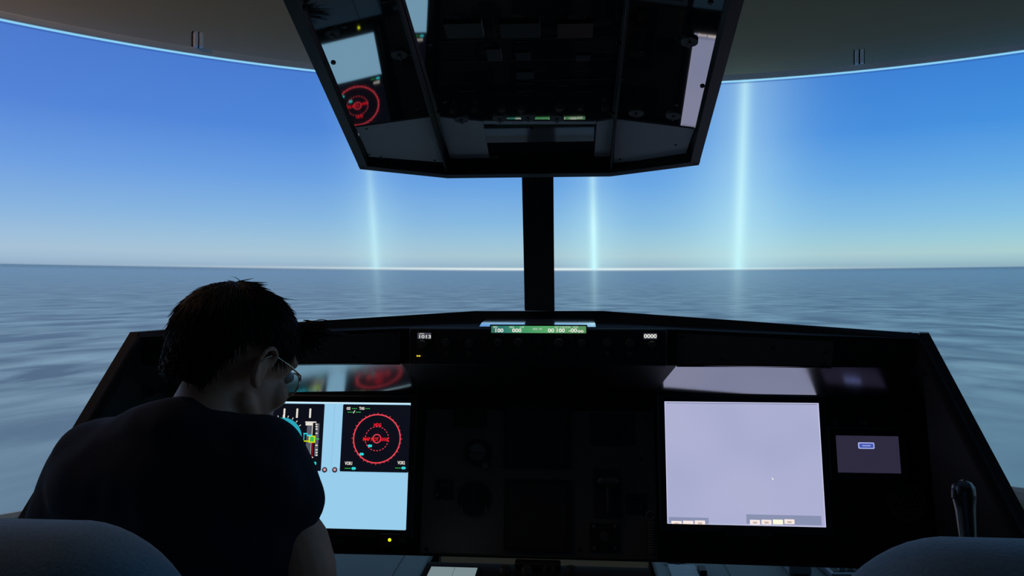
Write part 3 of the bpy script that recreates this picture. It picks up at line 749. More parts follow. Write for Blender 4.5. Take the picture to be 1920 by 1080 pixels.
# control stick near the right seat
p0 = at(1806, 915, 1.45); p1 = at(1815, 1010, 1.42)
st = thing('control_stick', 'black control stick with rounded glossy top behind the right seat', 'control stick', (p1.x+.02, p1.y, 0))
top = p0 + Vector((0, 0, .002))
bm = NB(); tube(bm, [top+Vector((0, 0, .014)), top+Vector((0, 0, .010)), top+Vector((0, 0, .001)), top+Vector((.001, 0, -.016)), top+Vector((.003, -.002, -.045)), p1+Vector((0, 0, 0)), p1+Vector((.005, 0, -.07))], [.004, .013, .0195, .0205, .0175, .0145, .014], 20)
obj('grip', bm, M['stick_black'], st, True, smooth=True)
bm = NB(); box(bm, top+Vector((-.018, -.004, -.012)), (.008, .012, .02), None, .003, 2); obj('trigger', bm, M['knob_grey'], st, True)
bm = NB(); cyl(bm, p1+Vector((.005, 0, -.08)), .05, .05, 24, .022); obj('rubber_boot', bm, M['stick_boot'], st, True, smooth=True)
bm = NB(); hz = p1.z-.105; box(bm, Vector((p1.x+.03, p1.y+.06, hz/2)), (.12, .20, hz), None, .008); obj('side_stand', bm, M['seat_plastic'], st, True)

# ------------------------------------------------------------------ pedestal with its small lit page
ped = thing('centre_pedestal', 'dark centre pedestal between the seats below the centre panel', 'pedestal', (0, 1.56, 0))
PT = .625
bm = NB(); prism(bm, [(-.27, 1.30, 0), (-.27, 1.82, 0), (-.27, 1.82, PT), (-.27, 1.68, PT), (-.27, 1.30, PT-.10)], (.54, 0, 0)); obj('housing', bm, M['fcu_black'], ped, True)
def pd(px, py, z=PT):
    d = at(px, py, 1.0)-CAM; return CAM + d*((z-CAM.z)/d.z)
a = pd(809, 1064.5); b = pd(896, 1064.5)
bm = NB(); prism(bm, [Vector((a.x-.008, 1.70, PT)), Vector((b.x+.008, 1.70, PT)), Vector((b.x+.008, a.y+.008, PT)), Vector((a.x-.008, a.y+.008, PT))], (0, 0, .002)); pg = obj('page_frame', bm, M['bezel_black'], ped, True)
bm = NB(); prism(bm, [Vector((a.x, 1.708, PT+.002)), Vector((b.x, 1.708, PT+.002)), Vector((b.x, a.y, PT+.002)), Vector((a.x, a.y, PT+.002))], (0, 0, .001)); obj('lit_page', bm, M['mcdu_glow'], pg, True, label='small grey lit page')
bm = NB(); xm = a.x*.48+b.x*.52; prism(bm, [Vector((xm-.001, 1.708, PT+.0031)), Vector((xm+.001, 1.708, PT+.0031)), Vector((xm+.001, a.y, PT+.0031)), Vector((xm-.001, a.y, PT+.0031))], (0, 0, .0003)); obj('page_fold', bm, M['mcdu_dim'], pg, True)
for px in (947, 988, 1022, 1038, 1070):
    v = pd(px, 1072); big = px in (947, 988, 1070)
    bm = NB(); cyl(bm, v+Vector((0, 0, .006)), .014 if big else .006, .012, 18, .011 if big else .005); k = obj('knob', bm, M['knob_grey'], ped, True)
bm = NB(); c_ = pd(1010, 1050, PT+.0); box(bm, Vector((c_.x, 1.80, PT+.008)), (.11, .03, .016), None, .003); obj('throttle_cover', bm, M['panel_dark'], ped, True)

# ------------------------------------------------------------------ shelf under the console with keyboard and boxes
TZ = EYE-.735
tb = thing('equipment_table', 'grey table under the console, showing in the gap below the panel', 'table', (0, 2.06, 0))
for x0, x1 in ((-.92, -.305), (.305, .90)):
    bm = NB(); box(bm, ((x0+x1)/2, 2.02, TZ-.0125), (x1-x0, .62, .025), None, .003); obj('table_top', bm, M['table_top'], tb, True)
    for x in (x0+.03, x1-.03): bm = NB(); box(bm, (x, 2.26, TZ/2-.013), (.04, .04, TZ-.026)); obj('leg', bm, M['seat_plastic'], tb, True)
def onT(px, py): d = at(px, py, 1.0)-CAM; return CAM + d*((TZ-CAM.z)/d.z)
v = onT(740, 1072); bm = NB(); box(bm, (v.x, 2.02, TZ+.0004), (.002, .60, .0008)); obj('table_seam', bm, M['key_well'], tb, True)
v = onT(1363, 1068); bm = NB(); box(bm, (v.x, 2.02, TZ+.0004), (.002, .60, .0008)); obj('table_seam', bm, M['key_well'], tb, True)
# keyboard
kb = thing('keyboard', 'grey computer keyboard on the table under the console', 'keyboard', frame(onT(1580, 1068)+Vector((.09, -.01, .001)), (1, .05, 0), (0, 1, 0)))
bm = NB(); box(bm, (0, 0, .009), (.30, .13, .018), None, .004, 2); obj('case', bm, M['grey_plastic'], kb)
bm = NB(); box(bm, (0, 0, .0185), (.278, .108, .002)); obj('key_bed', bm, M['key_well'], kb)
key = None
for j in range(5):
    x = -.136 + j*.003
    for i in range(13):
        wk = .0165
        if key is None:
            bm = NB(); loft(bm, [[(-.0085, -.008, 0), (.0085, -.008, 0), (.0085, .008, 0), (-.0085, .008, 0)], [(-.007, -.0065, .006), (.007, -.0065, .006), (.007, .0065, .006), (-.007, .0065, .006)]]); key = obj('key', bm, M['key_plastic'], kb); key.location = (x+.0085, .043-j*.0205, .0195)
        else: link('key', key.data, None, kb, (x+.0085, .043-j*.0205, .0195))
        x += .0205
# grey device, card, plug and cable
v = onT(1490, 1066)
dv = thing('grey_device', 'small grey box left of the keyboard under the console', 'box', (v.x, v.y, TZ+.001))
bm = NB(); box(bm, (0, 0, .02), (.058, .10, .04), None, .005, 2); obj('case', bm, M['grey_plastic'], dv)
bm = NB(); box(bm, (.006, .01, .042), (.030, .05, .006), None, .002); obj('raised_lid', bm, M['key_plastic'], dv)
v = onT(1281, 1072)
cdv = thing('white_card', 'pale card with a black clip lying on the table under the console', 'card', (v.x, v.y-.01, TZ+.001))
bm = NB(); box(bm, (0, 0, .003), (.07, .09, .006), None, .001); obj('card', bm, M['paper'], cdv)
bm = NB(); box(bm, (.046, -.005, .008), (.018, .04, .016), None, .002); obj('clip', bm, M['key_well'], cdv)
v = onT(1262, 1064)
cb = NB(); tube(cb, [(v.x-.02, v.y+.03, TZ+.006), (v.x-.005, v.y+.012, TZ+.006), (v.x+.015, v.y+.006, TZ+.006), (v.x+.03, v.y+.016, TZ+.006), (v.x+.035, v.y+.04, TZ+.006)], .004, 8)
tag(obj('cable', cb, M['key_well'], smooth=True), 'short black cable curled above the pale card', 'cable')

# ================================================================== overhead panel
OANG = math.radians(13.0); OA = math.tan(OANG); OYB = 1.42; OZB = .2185
def xd(Y): return .155 - (1.42-Y)*.034
def xe(Y): return .303 - (1.332-Y)*.082
def oz(x, Y): return OZB + OA*(OYB-Y) - max(0, abs(x)-xd(Y))*.10
def osh(Y): return .018*(1.38-Y)               # the panel hangs very slightly askew
def OP(x, Y, up=0): return W(x+osh(Y), Y, oz(x, Y)+up)
# the three panes sit in the frame at slightly different angles: slope towards the nose, slope sideways, recess
PANE = {'l': (math.tan(math.radians(12.75)), .12, -.215, .005), 'c': (math.tan(math.radians(11.5)), 0.0, 0.0, .016), 'r': (math.tan(math.radians(13.25)), -.09, .215, .012)}
def pz_(k, x, Y):
    a, r, x0, o = PANE[k]; return oz(x0, 1.1)+o - a*(Y-1.1) + r*(x-x0)
def PP(k, x, Y, dn=0): return W(x+osh(Y), Y, pz_(k, x, Y)-dn)
def pkey(x, Y): return 'c' if abs(x) < xd(Y) else ('l' if x < 0 else 'r')
def opix(px, py):
    d = at(px, py, 1.0)-CAM
    def solve(f):
        lo, hi = .4, 2.0
        for _ in range(40):
            t = (lo+hi)/2; P = CAM+d*t
            if P.z-EYE > f(P.x-osh(P.y), P.y): hi = t
            else: lo = t
        return CAM+d*lo
    P = solve(oz); k = pkey(P.x-osh(P.y), P.y); P = solve(lambda x, y: pz_(k, x, y)); return P.x-osh(P.y), P.y, k
YE = .50
ov = thing('overhead_panel', 'glossy black overhead panel of three smoked panes above the console', 'panel', W(0, 1.42, .22))
ang = math.radians(11.5)
def onrm(k):                                # unit normal of a pane pointing down to the viewer
    a, r, _, _ = PANE[k]; return Vector((r, -a, -1)).normalized()
CYB = 1.332                                 # the front edge is swept back at both sides
panes = {}
def fy(x): return OYB - max(0, abs(x)-.155)/(.303-.155)*(OYB-CYB)      # front edge
IN = .018
for key_, f0, f1 in (('l', lambda Y: -xe(Y)+.014, lambda Y: -xd(Y)-.0025), ('c', lambda Y: -xd(Y)+.0025, lambda Y: xd(Y)-.0025), ('r', lambda Y: xd(Y)+.0025, lambda Y: xe(Y)-.014)):
    ya, yb_ = fy(f0(1.40))-IN, fy(f1(1.40))-IN
    bm = NB(); prism(bm, [PP(key_, f0(ya), ya), PP(key_, f1(yb_), yb_), PP(key_, f1(YE), YE), PP(key_, f0(YE), YE)], (0, 0, .006))
    panes[key_] = obj('glass_pane', bm, M['smoked_glass'], ov, True)
# frame rails: four-sided beams between two edges
def rail(p, q_, p2, q2, dn=.008, up=.05, name='frame_rail'):
    bm = NB()
    def r(a, b): return [OP(*a, -dn), OP(*b, -dn), OP(*b, up), OP(*a, up)]
    loft(bm, [r(p, q_), r(p2, q2)]); return obj(name, bm, M['frame_black'], ov, True)
for s_ in (-1, 1):
    rail((s_*xe(CYB), CYB), (s_*(xe(CYB)-.015), CYB), (s_*xe(YE), YE), (s_*(xe(YE)-.015), YE))
    rail((s_*(xd(OYB)+.0015), OYB), (s_*(xd(OYB)-.0015), OYB), (s_*(xd(YE)+.0015), YE), (s_*(xd(YE)-.0015), YE), .004, .03, 'divider')
    rail((s_*.303, CYB), (s_*.302, CYB-IN), (s_*.155, OYB), (s_*.155, OYB-IN))
rail((-.155, OYB), (-.155, OYB-IN), (.155, OYB), (.155, OYB-IN))
bm = NB(); prism(bm, [OP(-.301, CYB, .046), OP(-.155, OYB, .046), OP(.155, OYB, .046), OP(.301, CYB, .046), OP(xe(YE), YE, .046), OP(xd(YE), YE, .046), OP(-xd(YE), YE, .046), OP(-xe(YE), YE, .046)], (0, 0, .012)); obj('back_cover', bm, M['frame_black'], ov, True)
for x in (-.2, .2):
    bm = NB(); tube(bm, [W(x, .8, oz(x, .8)+.055), W(x, .8, 1.545)], .016, 12); obj('hanger_rod', bm, M['frame_black'], ov, True, smooth=True)
def pmat(k, x, Y):                          # local frame on a pane, z towards the viewer, y up in the view
    n_ = onrm(k); xx = Vector((1, 0, 0)); xx = (xx-n_*xx.dot(n_)).normalized(); yy = n_.cross(xx)
    m_ = Matrix((xx, yy, n_)).transposed().to_4x4(); m_.translation = PP(k, x, Y); return m_
# satin grey strips across the front of the panes
def strip(k, pts):
    P_ = [opix(*p_) for p_ in pts]; bm = NB(); prism(bm, [PP(k, x, Y, .0004) for x, Y, _ in P_], (0, 0, -.0012)); obj('front_strip', bm, M['strip_grey'], panes[k], True)
strip('l', [(667, 237), (806, 218), (832, 303), (692, 292)])
strip('r', [(1156, 222), (1302, 240), (1284, 291), (1150, 304)])
strip('c', [(824, 218), (905, 226), (920, 309), (846, 305)]); strip('c', [(1119, 227), (1150, 222), (1144, 309), (1113, 311)]); strip('c', [(906, 225), (1118, 226), (1117, 231), (907, 231)])
# bolts
for px, py in ((646, 49), (625, 117), (570, 14), (720, 2), (769, 101), (791, 157), (782, 202), (687, 240), (692, 288), (714, 292), (815, 299), (833, 190), (823, 210), (806, 82), (880, 308), (1160, 80), (1167, 147), (1147, 212), (1203, 95), (1269, 195), (1317, 161), (1267, 270), (1282, 288), (1163, 297), (1139, 308), (1332, 4), (1120, 303), (998, 241), (1070, 305)):
    x, Y, k = opix(px, py); r_ = .0036 if py < 230 else .003
    bm = NB(); cyl(bm, (0, 0, .001), r_, .002, 12, r_*.8); bm.transform(pmat(k, x, Y)); obj('bolt', bm, M['screw'], panes[k], True)
# rotary switches along the front edge
for px, py, r in ((623, 61, .009), (748, 100, .011), (1293, 76, .011), (1193, 210, .012), (1263, 215, .012), (865, 222, .012), (937, 220, .012), (990, 218, .012), (1044, 220, .012)):
    x, Y, k_ = opix(px, py); m_ = pmat(k_, x, Y)
    bm = NB(); cyl(bm, (0, 0, .0015), r, .003, 28); bm.transform(m_); k = obj('rotary_switch', bm, M['switch_grey'], panes[k_], True)
    bm = NB(); rect(bm, -.0012, -r*.85, .0012, r*.3, .003, .003); bm.transform(m_); obj('pointer', bm, M['knob_dark'], k, True)
# printed legends, captions and guarded switches of the centre pane
CR = pmat('c', 0, 1.0)
crinv = CR.inverted()
def ol(px, py): x, Y, k = opix(px, py); v = crinv @ PP('c', x, Y); return v.x, v.y
def oprect(name, a, b, c, d, mt, th=.0005, z=.0002):
    xa, ya = ol(a, (b+d)/2); xb, _ = ol(c, (b+d)/2); _, y0 = ol((a+c)/2, b); _, y1 = ol((a+c)/2, d)
    bm = NB(); rect(bm, min(xa, xb), min(y0, y1), max(xa, xb), max(y0, y1), z, th); bm.transform(CR); return obj(name, bm, M[mt], panes['c'], True)
for a, c in ((835, 905), (938, 1012), (1045, 1112)): oprect('guarded_switch', a, 39, c, 66, 'amber_brown' if a < 1000 else 'fire_red', .004)
for (a, b, c, d) in ((925, 31, 926.5, 66), (1012, 31, 1014, 66), (805, 72, 1160, 73), (800, 112, 1152, 113.2), (1000, 148, 1150, 149)): oprect('legend_line', a, b, c, d, 'print_dim')
for (a, b, c) in ((842, 77, 866), (966, 77, 992), (1082, 77, 1104), (1078, 100, 1107), (846, 99, 871), (1116, 95, 1142), (866, 130, 882), (970, 132, 1018), (1078, 131, 1110), (866, 155, 884), (970, 155, 1000), (1078, 156, 1108), (1040, 160, 1066), (860, 170, 890), (970, 170, 999), (1080, 171, 1104), (980, 178, 990), (1106, 213, 1124), (1124, 35, 1142)):
    oprect('legend_line', a, b, c, b+1.1, 'print_dim')
for (a, b, c, d) in ((967, 96, 994, 111), (913, 90, 940, 112), (1080, 101, 1107, 112), (968, 133, 1000, 146), (1078, 58, 1110, 66)): oprect('push_button', a, b, c, d, 'panel_dark' if a != 913 else 'amber_brown', .002)
for t_, px, py, wpx in (('ENG 1', 856, 32, 32), ('APU', 970.5, 29, 22), ('ENG 2', 1082, 32, 32)):
    x, y = ol(px, py); o = text_obj('lettering', t_, .011, M['print_grey'], panes['c'], (0, 0, 0), width=wpx*.00068)
    mm = CR @ Matrix.Translation((x, y, .0006)); o.matrix_basis = rootmat(panes['c']).inverted() @ mm
for px in (929, 1101):
    x, Y, k = opix(px, 302); bm = NB(); box(bm, (0, 0, .001), (.017, .045, .002)); bm.transform(pmat(k, x, Y)); obj('latch_tab', bm, M['grey_plastic'], panes['c'], True)

# ================================================================== seats
def pad(bm, outline, y0, y1, r, seg=5):
    """closed outline (x, z) padded between depths y0..y1 with a soft edge of radius r"""
    n = len(outline); cx = sum(p[0] for p in outline)/n; cz = sum(p[1] for p in outline)/n
    nr = []
    for i in range(n):
        a, b = Vector(outline[i-1]), Vector(outline[(i+1) % n]); t = (b-a).normalized(); nr.append(Vector((t.y, -t.x)))
    if (Vector(outline[0])-Vector((cx, cz))).dot(nr[0]) < 0: nr = [-v for v in nr]
    rings = []
    def rg(ins, y): return [Vector((outline[i][0]-nr[i].x*ins, y, outline[i][1]-nr[i].y*ins)) for i in range(n)]
    for i in range(seg+1):
        t = PI/2*i/seg; rings.append(rg(r*(1-math.sin(t)), y0+r*(1-math.cos(t))))
    for i in range(seg+1):
        t = PI/2*(1-i/seg); rings.append(rg(r*(1-math.sin(t)), y1-r*(1-math.cos(t))))
    return loft(bm, rings)
def rr_outline(w_, z0, z1, rt, rb, n=10, bulge=.0):
    pts = []
    for cx, cz, r, a in ((w_-rt, z1-rt, rt, 0), (-w_+rt, z1-rt, rt, PI/2), (-w_+rb, z0+rb, rb, PI), (w_-rb, z0+rb, rb, 3*PI/2)):
        for i in range(n+1):
            t = a+PI/2*i/n; pts.append((cx+r*math.cos(t), cz+r*math.sin(t)))
    for i in range(1, 12): pass
    # crown the top edge a little
    return [(x, z + (bulge*(1-(x/w_)**2) if z > (z0+z1)/2 else 0)) for x, z in pts]
def make_seat(label):
    t = thing('cockpit_seat', label, 'seat', (0, 0, 0), 'pilot seats in front of the console')
    bm = NB(); pad(bm, rr_outline(.232, .52, 1.035, .135, .05, 12, .016), .70, .845, .066, 7)
    m_ = Matrix.Translation((0, .76, .5)) @ Matrix.Rotation(math.radians(2), 4, 'X') @ Matrix.Translation((0, -.76, -.5)); bm.transform(m_)
    obj('backrest', bm, M['seat_fabric'], t, smooth=True)
    bm = NB(); pad(bm, [(x, y) for x, y in rr_outline(.24, .80, 1.27, .08, .04, 8)], .38, .49, .035, 4)
    for v in bm.verts: v.co.y, v.co.z = v.co.z, v.co.y
    obj('seat_cushion', bm, M['seat_fabric'], t, smooth=True)
    bm = NB(); box(bm, (0, 1.02, .35), (.42, .42, .06), None, .01); obj('seat_pan', bm, M['seat_plastic'], t)
    bm = NB(); cyl(bm, (0, 1.02, .19), .05, .28, 24); obj('column', bm, M['steel'], t, smooth=False)
    bm = NB(); box(bm, (0, 1.02, .025), (.44, .5, .05), None, .012, 2); obj('base', bm, M['seat_plastic'], t)
    bm = NB(); box(bm, (0, .715, .47), (.10, .03, .30), None, .008); obj('back_bracket', bm, M['seat_plastic'], t)
    for s in (-1, 1):
        bm = NB(); box(bm, (s*.275, .97, .69), (.055, .32, .05), None, .018, 3); a_ = obj('armrest', bm, M['seat_fabric'], t, smooth=True)
        bm = NB(); tube(bm, [(s*.275, .86, .68), (s*.275, .86, .40), (s*.2, .86, .36)], .014, 10); obj('armrest_post', bm, M['steel'], a_, smooth=True)
    return t
def copy_tree(o, parent=None):
    c = o.copy(); COL.objects.link(c); c.parent = parent
    for ch in list(o.children): copy_tree(ch, c)
    return c
seatL = make_seat('blue fabric seat with the pilot in it, bottom left')
seatR = copy_tree(seatL); seatR['label'] = 'empty blue fabric seat on the right'
seatL.location = (-.548, .0, 0); seatR.location = (.556, .015, 0)

# ================================================================== the pilot
pil = thing('person', 'person in navy t-shirt and glasses bowed over the console, seen from behind', 'person', (-.53, 1.0, 0))
HC = at(441, 676, 1.165)                                     # head centre, ear level
HR = Matrix.Rotation(math.radians(-32), 3, 'Z') @ Matrix.Rotation(math.radians(4), 3, 'Y') @ Matrix.Rotation(math.radians(-24), 3, 'X')
HM = Matrix.Translation(HC) @ HR.to_4x4()
def H(x, y, z): return HM @ Vector((x, y, z))
C7 = at(355, 785, 1.085)
shR, shL = at(503, 866, 1.12), at(174, 864, 1.11)
elR, elL = at(604, 1165, 1.12), at(62, 1140, 1.19)
wrR, wrL = Vector((-.445, 1.46, .715)), Vector((-.60, 1.45, .715))
hip = Vector((-.53, 1.0, .60))
def hand(bm, wr, fwd, right, s):
    """palm and five separate bent fingers; s=+1: thumb on the +right side"""
    f = fwd.normalized(); r = (right - f*right.dot(f)).normalized(); up = r.cross(f)
    if up.z < 0: up = -up
    P = lambda a, b, c=0: wr + f*a + r*b + up*c
    capsule(bm, P(.0, 0), P(.03, 0), .026, .030, 12, .6, up)
    for i, (b, L) in enumerate(((.027, .070), (.009, .080), (-.009, .074), (-.027, .058))):
        b *= s; capsule(bm, P(.02, b*.8), P(.085, b), .012, .0105, 10)
        capsule(bm, P(.085, b), P(.085+L*.45, b*1.05, .004), .0095, .0088, 10)
        capsule(bm, P(.085+L*.45, b*1.05, .004), P(.085+L*.75, b*1.05, -.014), .0088, .0082, 10)
        capsule(bm, P(.085+L*.75, b*1.05, -.014), P(.085+L*.88, b*1.05, -.032), .0082, .0072, 10)
    capsule(bm, P(.02, s*.022), P(.05, s*.048, -.006), .015, .011, 10); capsule(bm, P(.05, s*.048, -.006), P(.085, s*.058, -.016), .0105, .0085, 10)
bm = NB()
# head
def hell(c, r): 
    ell(bm, H(*c), r, HR)
hell((0, -.008, .030), (.073, .094, .082)); hell((0, .030, -.040), (.060, .066, .075)); hell((0, .055, -.088), (.034, .034, .030)); hell((0, .040, .025), (.062, .052, .058))
for s in (-1, 1):
    hell((s*.036, .066, -.030), (.026, .024, .026)); capsule(bm, H(s*.058, .005, -.06), H(s*.022, .068, -.098), .018, .020)
    capsule(bm, H(s*.008, .092, .026), H(s*.045, .075, .026), .010, .009)
    # ear: bowl and curled rim
    ell(bm, H(s*.077, -.006, -.008), (.007, .015, .027), HR)
    rim = [(s*.078, .010, .006), (s*.084, .008, .022), (s*.089, -.006, .030), (s*.091, -.019, .022), (s*.090, -.023, .004), (s*.086, -.018, -.016), (s*.081, -.006, -.032), (s*.077, .004, -.030)]
    for a, b in zip(rim, rim[1:]): capsule(bm, H(*a), H(*b), .0052, .0052, 8)
capsule(bm, H(0, .084, .018), H(0, .104, -.028), .008, .012); hell((0, .094, -.032), (.016, .012, .009))
capsule(bm, H(-.020, .088, -.060), H(.020, .088, -.060), .007, .007); capsule(bm, H(-.017, .087, -.070), H(.017, .087, -.070), .008, .008)
# neck and trunk
capsule(bm, H(0, -.014, -.04), C7+Vector((.01, .02, -.01)), .048, .056, 24); capsule(bm, C7+Vector((0, .03, -.02)), C7+Vector((0, .05, -.12)), .062, .07, 20)
chest = C7 + Vector((-.01, .03, -.20))
ell(bm, chest, (.145, .095, .17)); capsule(bm, chest, hip+Vector((0, .02, .02)), .12, .125, 24)
for sh, el, wr, s in ((shR, elR, wrR, 1), (shL, elL, wrL, -1)):
    capsule(bm, C7+Vector((0, .03, -.12)), sh+Vector((0, 0, -.01)), .045, .042); capsule(bm, sh+Vector((0, 0, -.01)), el, .045, .042); capsule(bm, sh.lerp(el, .50), sh.lerp(el, .7), .050, .048)
    capsule(bm, el, el.lerp(wr, .35), .044, .043); capsule(bm, el.lerp(wr, .35), wr, .043, .029)
    hand(bm, wr, (wr-el)+Vector((0, .12, -.02)), Vector((-1, 0, 0)) if s > 0 else Vector((1, 0, 0)), 1)
# legs
for s in (-1, 1):
    h0 = hip+Vector((s*.095, .02, -.01)); kn = Vector((-.53+s*.14, 1.47, .575)); an = Vector((-.53+s*.13, 1.55, .10))
    capsule(bm, h0, kn, .075, .052); capsule(bm, kn, kn.lerp(an, .4), .05, .05); capsule(bm, kn.lerp(an, .4), an, .05, .034); capsule(bm, an+Vector((0, -.02, -.04)), an+Vector((0, .15, -.055)), .035, .03)
me = remesh(bm, .0048, 3, .5); body = link('body', me, M['skin'], None); me.transform(Matrix.Translation(-pil.location)); body.parent = pil
body['label'] = 'bare neck, face, ear and arms'
# eyes
for s in (-1, 1):
    bm = NB(); ell(bm, H(s*.032, .083, .004), (.0115, .0115, .0115), HR, 16); obj('eye', bm, M['eye'], pil, True, smooth=True)
# t-shirt
bm = NB()
ell(bm, chest+Vector((0, -.005, .02)), (.185, .125, .19)); capsule(bm, chest+Vector((0, -.01, -.02)), hip+Vector((0, .02, .03)), .150, .160, 28, .85, (0, 1, 0))
ell(bm, chest+Vector((-.01, -.035, .10)), (.20, .085, .105))
capsule(bm, C7+Vector((-.044, -.012, -.018)), C7+Vector((-.005, -.015, -.024)), .046, .050, 20); capsule(bm, C7+Vector((-.045, -.012, -.022)), shL+Vector((.05, 0, .012)), .048, .058, 20); capsule(bm, C7+Vector((-.005, -.015, -.012)), C7+Vector((.07, .02, -.052)), .052, .055, 20)
for sh, el, s in ((shR, elR, 1), (shL, elL, -1)):
    capsule(bm, C7+Vector((s*.04, .01, -.055)), sh+Vector((-s*.008, 0, .010 if s > 0 else 0)), .064, .066, 20)
    e = sh.lerp(el, .38 if s > 0 else .62); d = (e-sh).normalized()
    u, v_ = basis(d)
    rings = []
    for t, r in ((-.02, .052), (.0, .060), (.3, .064), (.7, .060), (1.0, .060)):
        c = sh.lerp(e, t); rings.append([c+(u*math.cos(2*PI*k/24)+v_*math.sin(2*PI*k/24))*r for k in range(24)])
    loft(bm, rings)
    capsule(bm, chest+Vector((s*.10, .0, .06)), sh.lerp(el, .25), .09, .066, 20)
me = remesh(bm, .008, 18, .5)
# soft cloth folds
import mathutils.noise as mn
me.calc_loop_triangles()
nrm = [v.normal.copy() for v in me.vertices]
for v, n_ in zip(me.vertices, nrm):
    p_ = v.co; v.co = p_ + n_*(.005*mn.noise(Vector((p_.x*9+p_.z*5, p_.y*8, p_.z*11))) + .0025*mn.noise(p_*28))
me.transform(Matrix.Translation(-pil.location)); shirt = link('t_shirt', me, M['shirt'], pil)
# trousers and shoes
bm = NB(); ell(bm, hip+Vector((0, .02, -.01)), (.185, .14, .115))
for s in (-1, 1):
    h0 = hip+Vector((s*.095, .02, -.01)); kn = Vector((-.53+s*.14, 1.47, .575)); an = Vector((-.53+s*.13, 1.55, .13))
    capsule(bm, h0, kn, .092, .068, 20); capsule(bm, kn, an, .066, .052, 20)
me = remesh(bm, .009, 5); me.transform(Matrix.Translation(-pil.location)); link('trousers', me, M['trousers'], pil)
for s in (-1, 1):
    an = Vector((-.53+s*.13, 1.55, .0)); bm = NB()
    prof = [(-.07, .030, .075), (-.04, .038, .085), (.03, .042, .082), (.10, .047, .062), (.16, .046, .05), (.20, .034, .04), (.215, .018, .03)]
    loft(bm, [[an+Vector((w_*math.cos(2*PI*k/16), y_, max(.002, h_*.5+h_*.5*math.sin(2*PI*k/16)))) for k in range(16)] for y_, w_, h_ in prof]); obj('shoe', bm, M['shoe'], pil, True, smooth=True)

# hair: cap with a real hairline plus many strands
def scalp(th, ph, k=1.0):                       # th: 0 = front, +-pi = back; ph: polar from crown
    if ph < PI/2: r, z = math.sin(ph), .036 + .081*k*math.cos(ph)
    else: t = (ph-PI/2)/1.18; r, z = 1 - .17*t*t, .036 - .112*t
    return (.079*k*r*math.sin(th), -.010 + .101*k*r*math.cos(th), z)
def hairline(th):                               # lowest polar angle of the hair for a heading
    a = abs(th)
    if a < .75: return 1.00 + .10*a
    if a < 1.15: return 1.08 + (a-.75)/.4*.62
    if a < 1.42: return 1.72 + (a-1.15)/.27*.22
    if a < 1.95: return 1.62
    if a < 2.25: return 1.62 + (a-1.95)/.30*.90
    return 2.58
bm = NB(); NT, NP = 96, 26; rows = []
for j in range(NP+1):
    row = []
    for i in range(NT):
        th = -PI+2*PI*i/NT; ph = hairline(th)*(.02+.98*j/NP)
        thick = 1.0 + .060*(1-.6*max(0, (j/NP-.72)/.28)) + .012*mn.noise(Vector((math.sin(th)*3, math.cos(th)*3, ph*3)))
        x, y, z = scalp(th, ph, thick)
        row.append(H(x, y, z))
    rows.append(row)
inner = [[H(*scalp(-PI+2*PI*i/NT, hairline(-PI+2*PI*i/NT)*(.02+.98*j/NP), .97)) for i in range(NT)] for j in (NP, NP//2, 0)]
loft(bm, rows+inner)
def strand(p_h, d_h, L, r, curl=0, grav=.25, n=5):
    pts = []; p_ = Vector(p_h); d_ = Vector(d_h).normalized()
    side = Vector((random.uniform(-1, 1), random.uniform(-1, 1), random.uniform(-1, 1)))*curl
    for i in range(n):
        pts.append(H(*p_)); p_ = p_ + d_*(L/(n-1)); d_ = (d_ + side*.25 + HR.transposed() @ Vector((0, 0, -grav*.25))).normalized()
    tube(bm, pts, [r, r, r*.85, r*.6, r*.15][:n], 4)
for _ in range(5200):
    th = random.uniform(-PI, PI); ph = hairline(th)*random.uniform(.05, .97)**.7
    if random.random() < .02: continue
    x, y, z = scalp(th, ph, 1.062)
    n_ = Vector((x/.079, (y+.01)/.101, (z-.036)/.098)).normalized()
    whorl = Vector((0, -.06, .12)); fl_ = (Vector((x, y, z))-whorl); tan = (fl_ - n_*fl_.dot(n_)).normalized()
    low = ph > hairline(th)*.85
    strand((x, y, z), tan + n_*random.uniform(-.02, .06), random.uniform(.012, .022) if low else random.uniform(.022, .045), random.uniform(.0007, .0013), .25, .15, 5)
for _ in range(90):
    strand((.042+random.uniform(-.02, .02), .076+random.uniform(-.008, .008), .094+random.uniform(-.03, .010)), (.8+random.uniform(-.25, .25), .55, random.uniform(-.1, .65)), random.uniform(.016, .036), random.uniform(.0009, .0018), .5, .35)
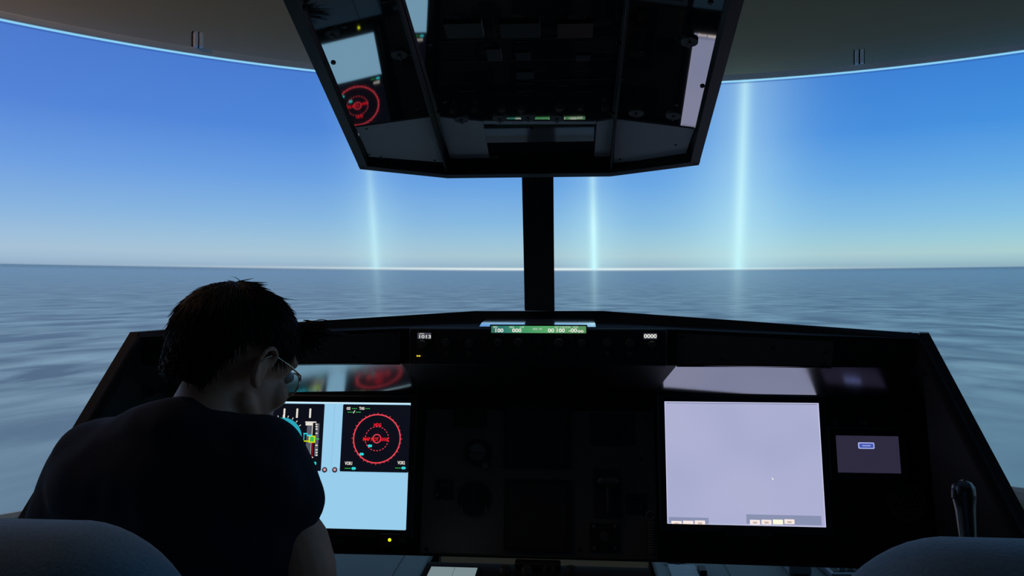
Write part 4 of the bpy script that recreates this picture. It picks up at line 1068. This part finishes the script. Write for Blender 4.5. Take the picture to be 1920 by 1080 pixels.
# tuft over the forehead, fringe and stray hairs
for _ in range(260):
    x = random.uniform(-.035, .065); y = .082+random.uniform(-.012, .012)-abs(x)*.25; z = .086+random.uniform(-.028, .010)
    strand((x, y, z), (random.uniform(-.1, .55), 1, random.uniform(-.55, .35)), random.uniform(.025, .055), random.uniform(.0008, .0017), .5, .55)
for _ in range(14):
    strand((.045+random.uniform(-.012, .012), .084, .088), (.45+random.uniform(-.06, .06), 1.0, .30+random.uniform(-.08, .08)), .062, .0022, .12, .0)
for _ in range(7):
    strand((.045, .080, .095), (random.uniform(.1, .5), .8, .75), .04, .0008, .6, .1)
for _ in range(9):
    th = random.uniform(-2.2, 0); x, y, z = scalp(th, random.uniform(.2, .6), 1.08); strand((x, y, z), (random.uniform(-.6, .6), random.uniform(-.6, .3), .12), .045, .0006, .4, .6)
obj('hair', bm, M['hair'], pil, True, smooth=True, label='short dark brown hair with a ruffled fringe')

# glasses
gl = NB()
def lens_pts(s, k=1.0, off=0): return [H(s*(.034+k*.0255*math.cos(a)), .099+off-abs(.034+k*.0255*math.cos(a))*.16, -.006+k*.0205*math.sin(a)) for a in [2*PI*i/28 for i in range(28)]]
for s in (-1, 1):
    p_ = lens_pts(s); tube(gl, p_+p_[:1], .0014, 8, False)
    tube(gl, [H(s*.0595, .0895, .004), H(s*.072, .076, .010), H(s*.080, .045, .016), H(s*.083, .004, .022), H(s*.084, -.010, .012), H(s*.083, -.018, -.004)], .0014, 8)
tube(gl, [H(-.0085, .0975, .002), H(0, .101, .006), H(.0085, .0975, .002)], .0013, 8)
gf = obj('glasses', gl, M['gold_wire'], pil, True, smooth=True, label='thin metal framed glasses')
for s in (-1, 1):
    bm = NB(); a, b = lens_pts(s, .97, .0006), lens_pts(s, .97, -.0006); A = [bm.verts.new(p_) for p_ in a]; B = [bm.verts.new(p_) for p_ in b]
    bm.faces.new(A); bm.faces.new(list(reversed(B)))
    for i in range(28): bm.faces.new((A[i], A[(i+1) % 28], B[(i+1) % 28], B[i]))
    obj('lens', bm, M['lens_glass'], gf, True)
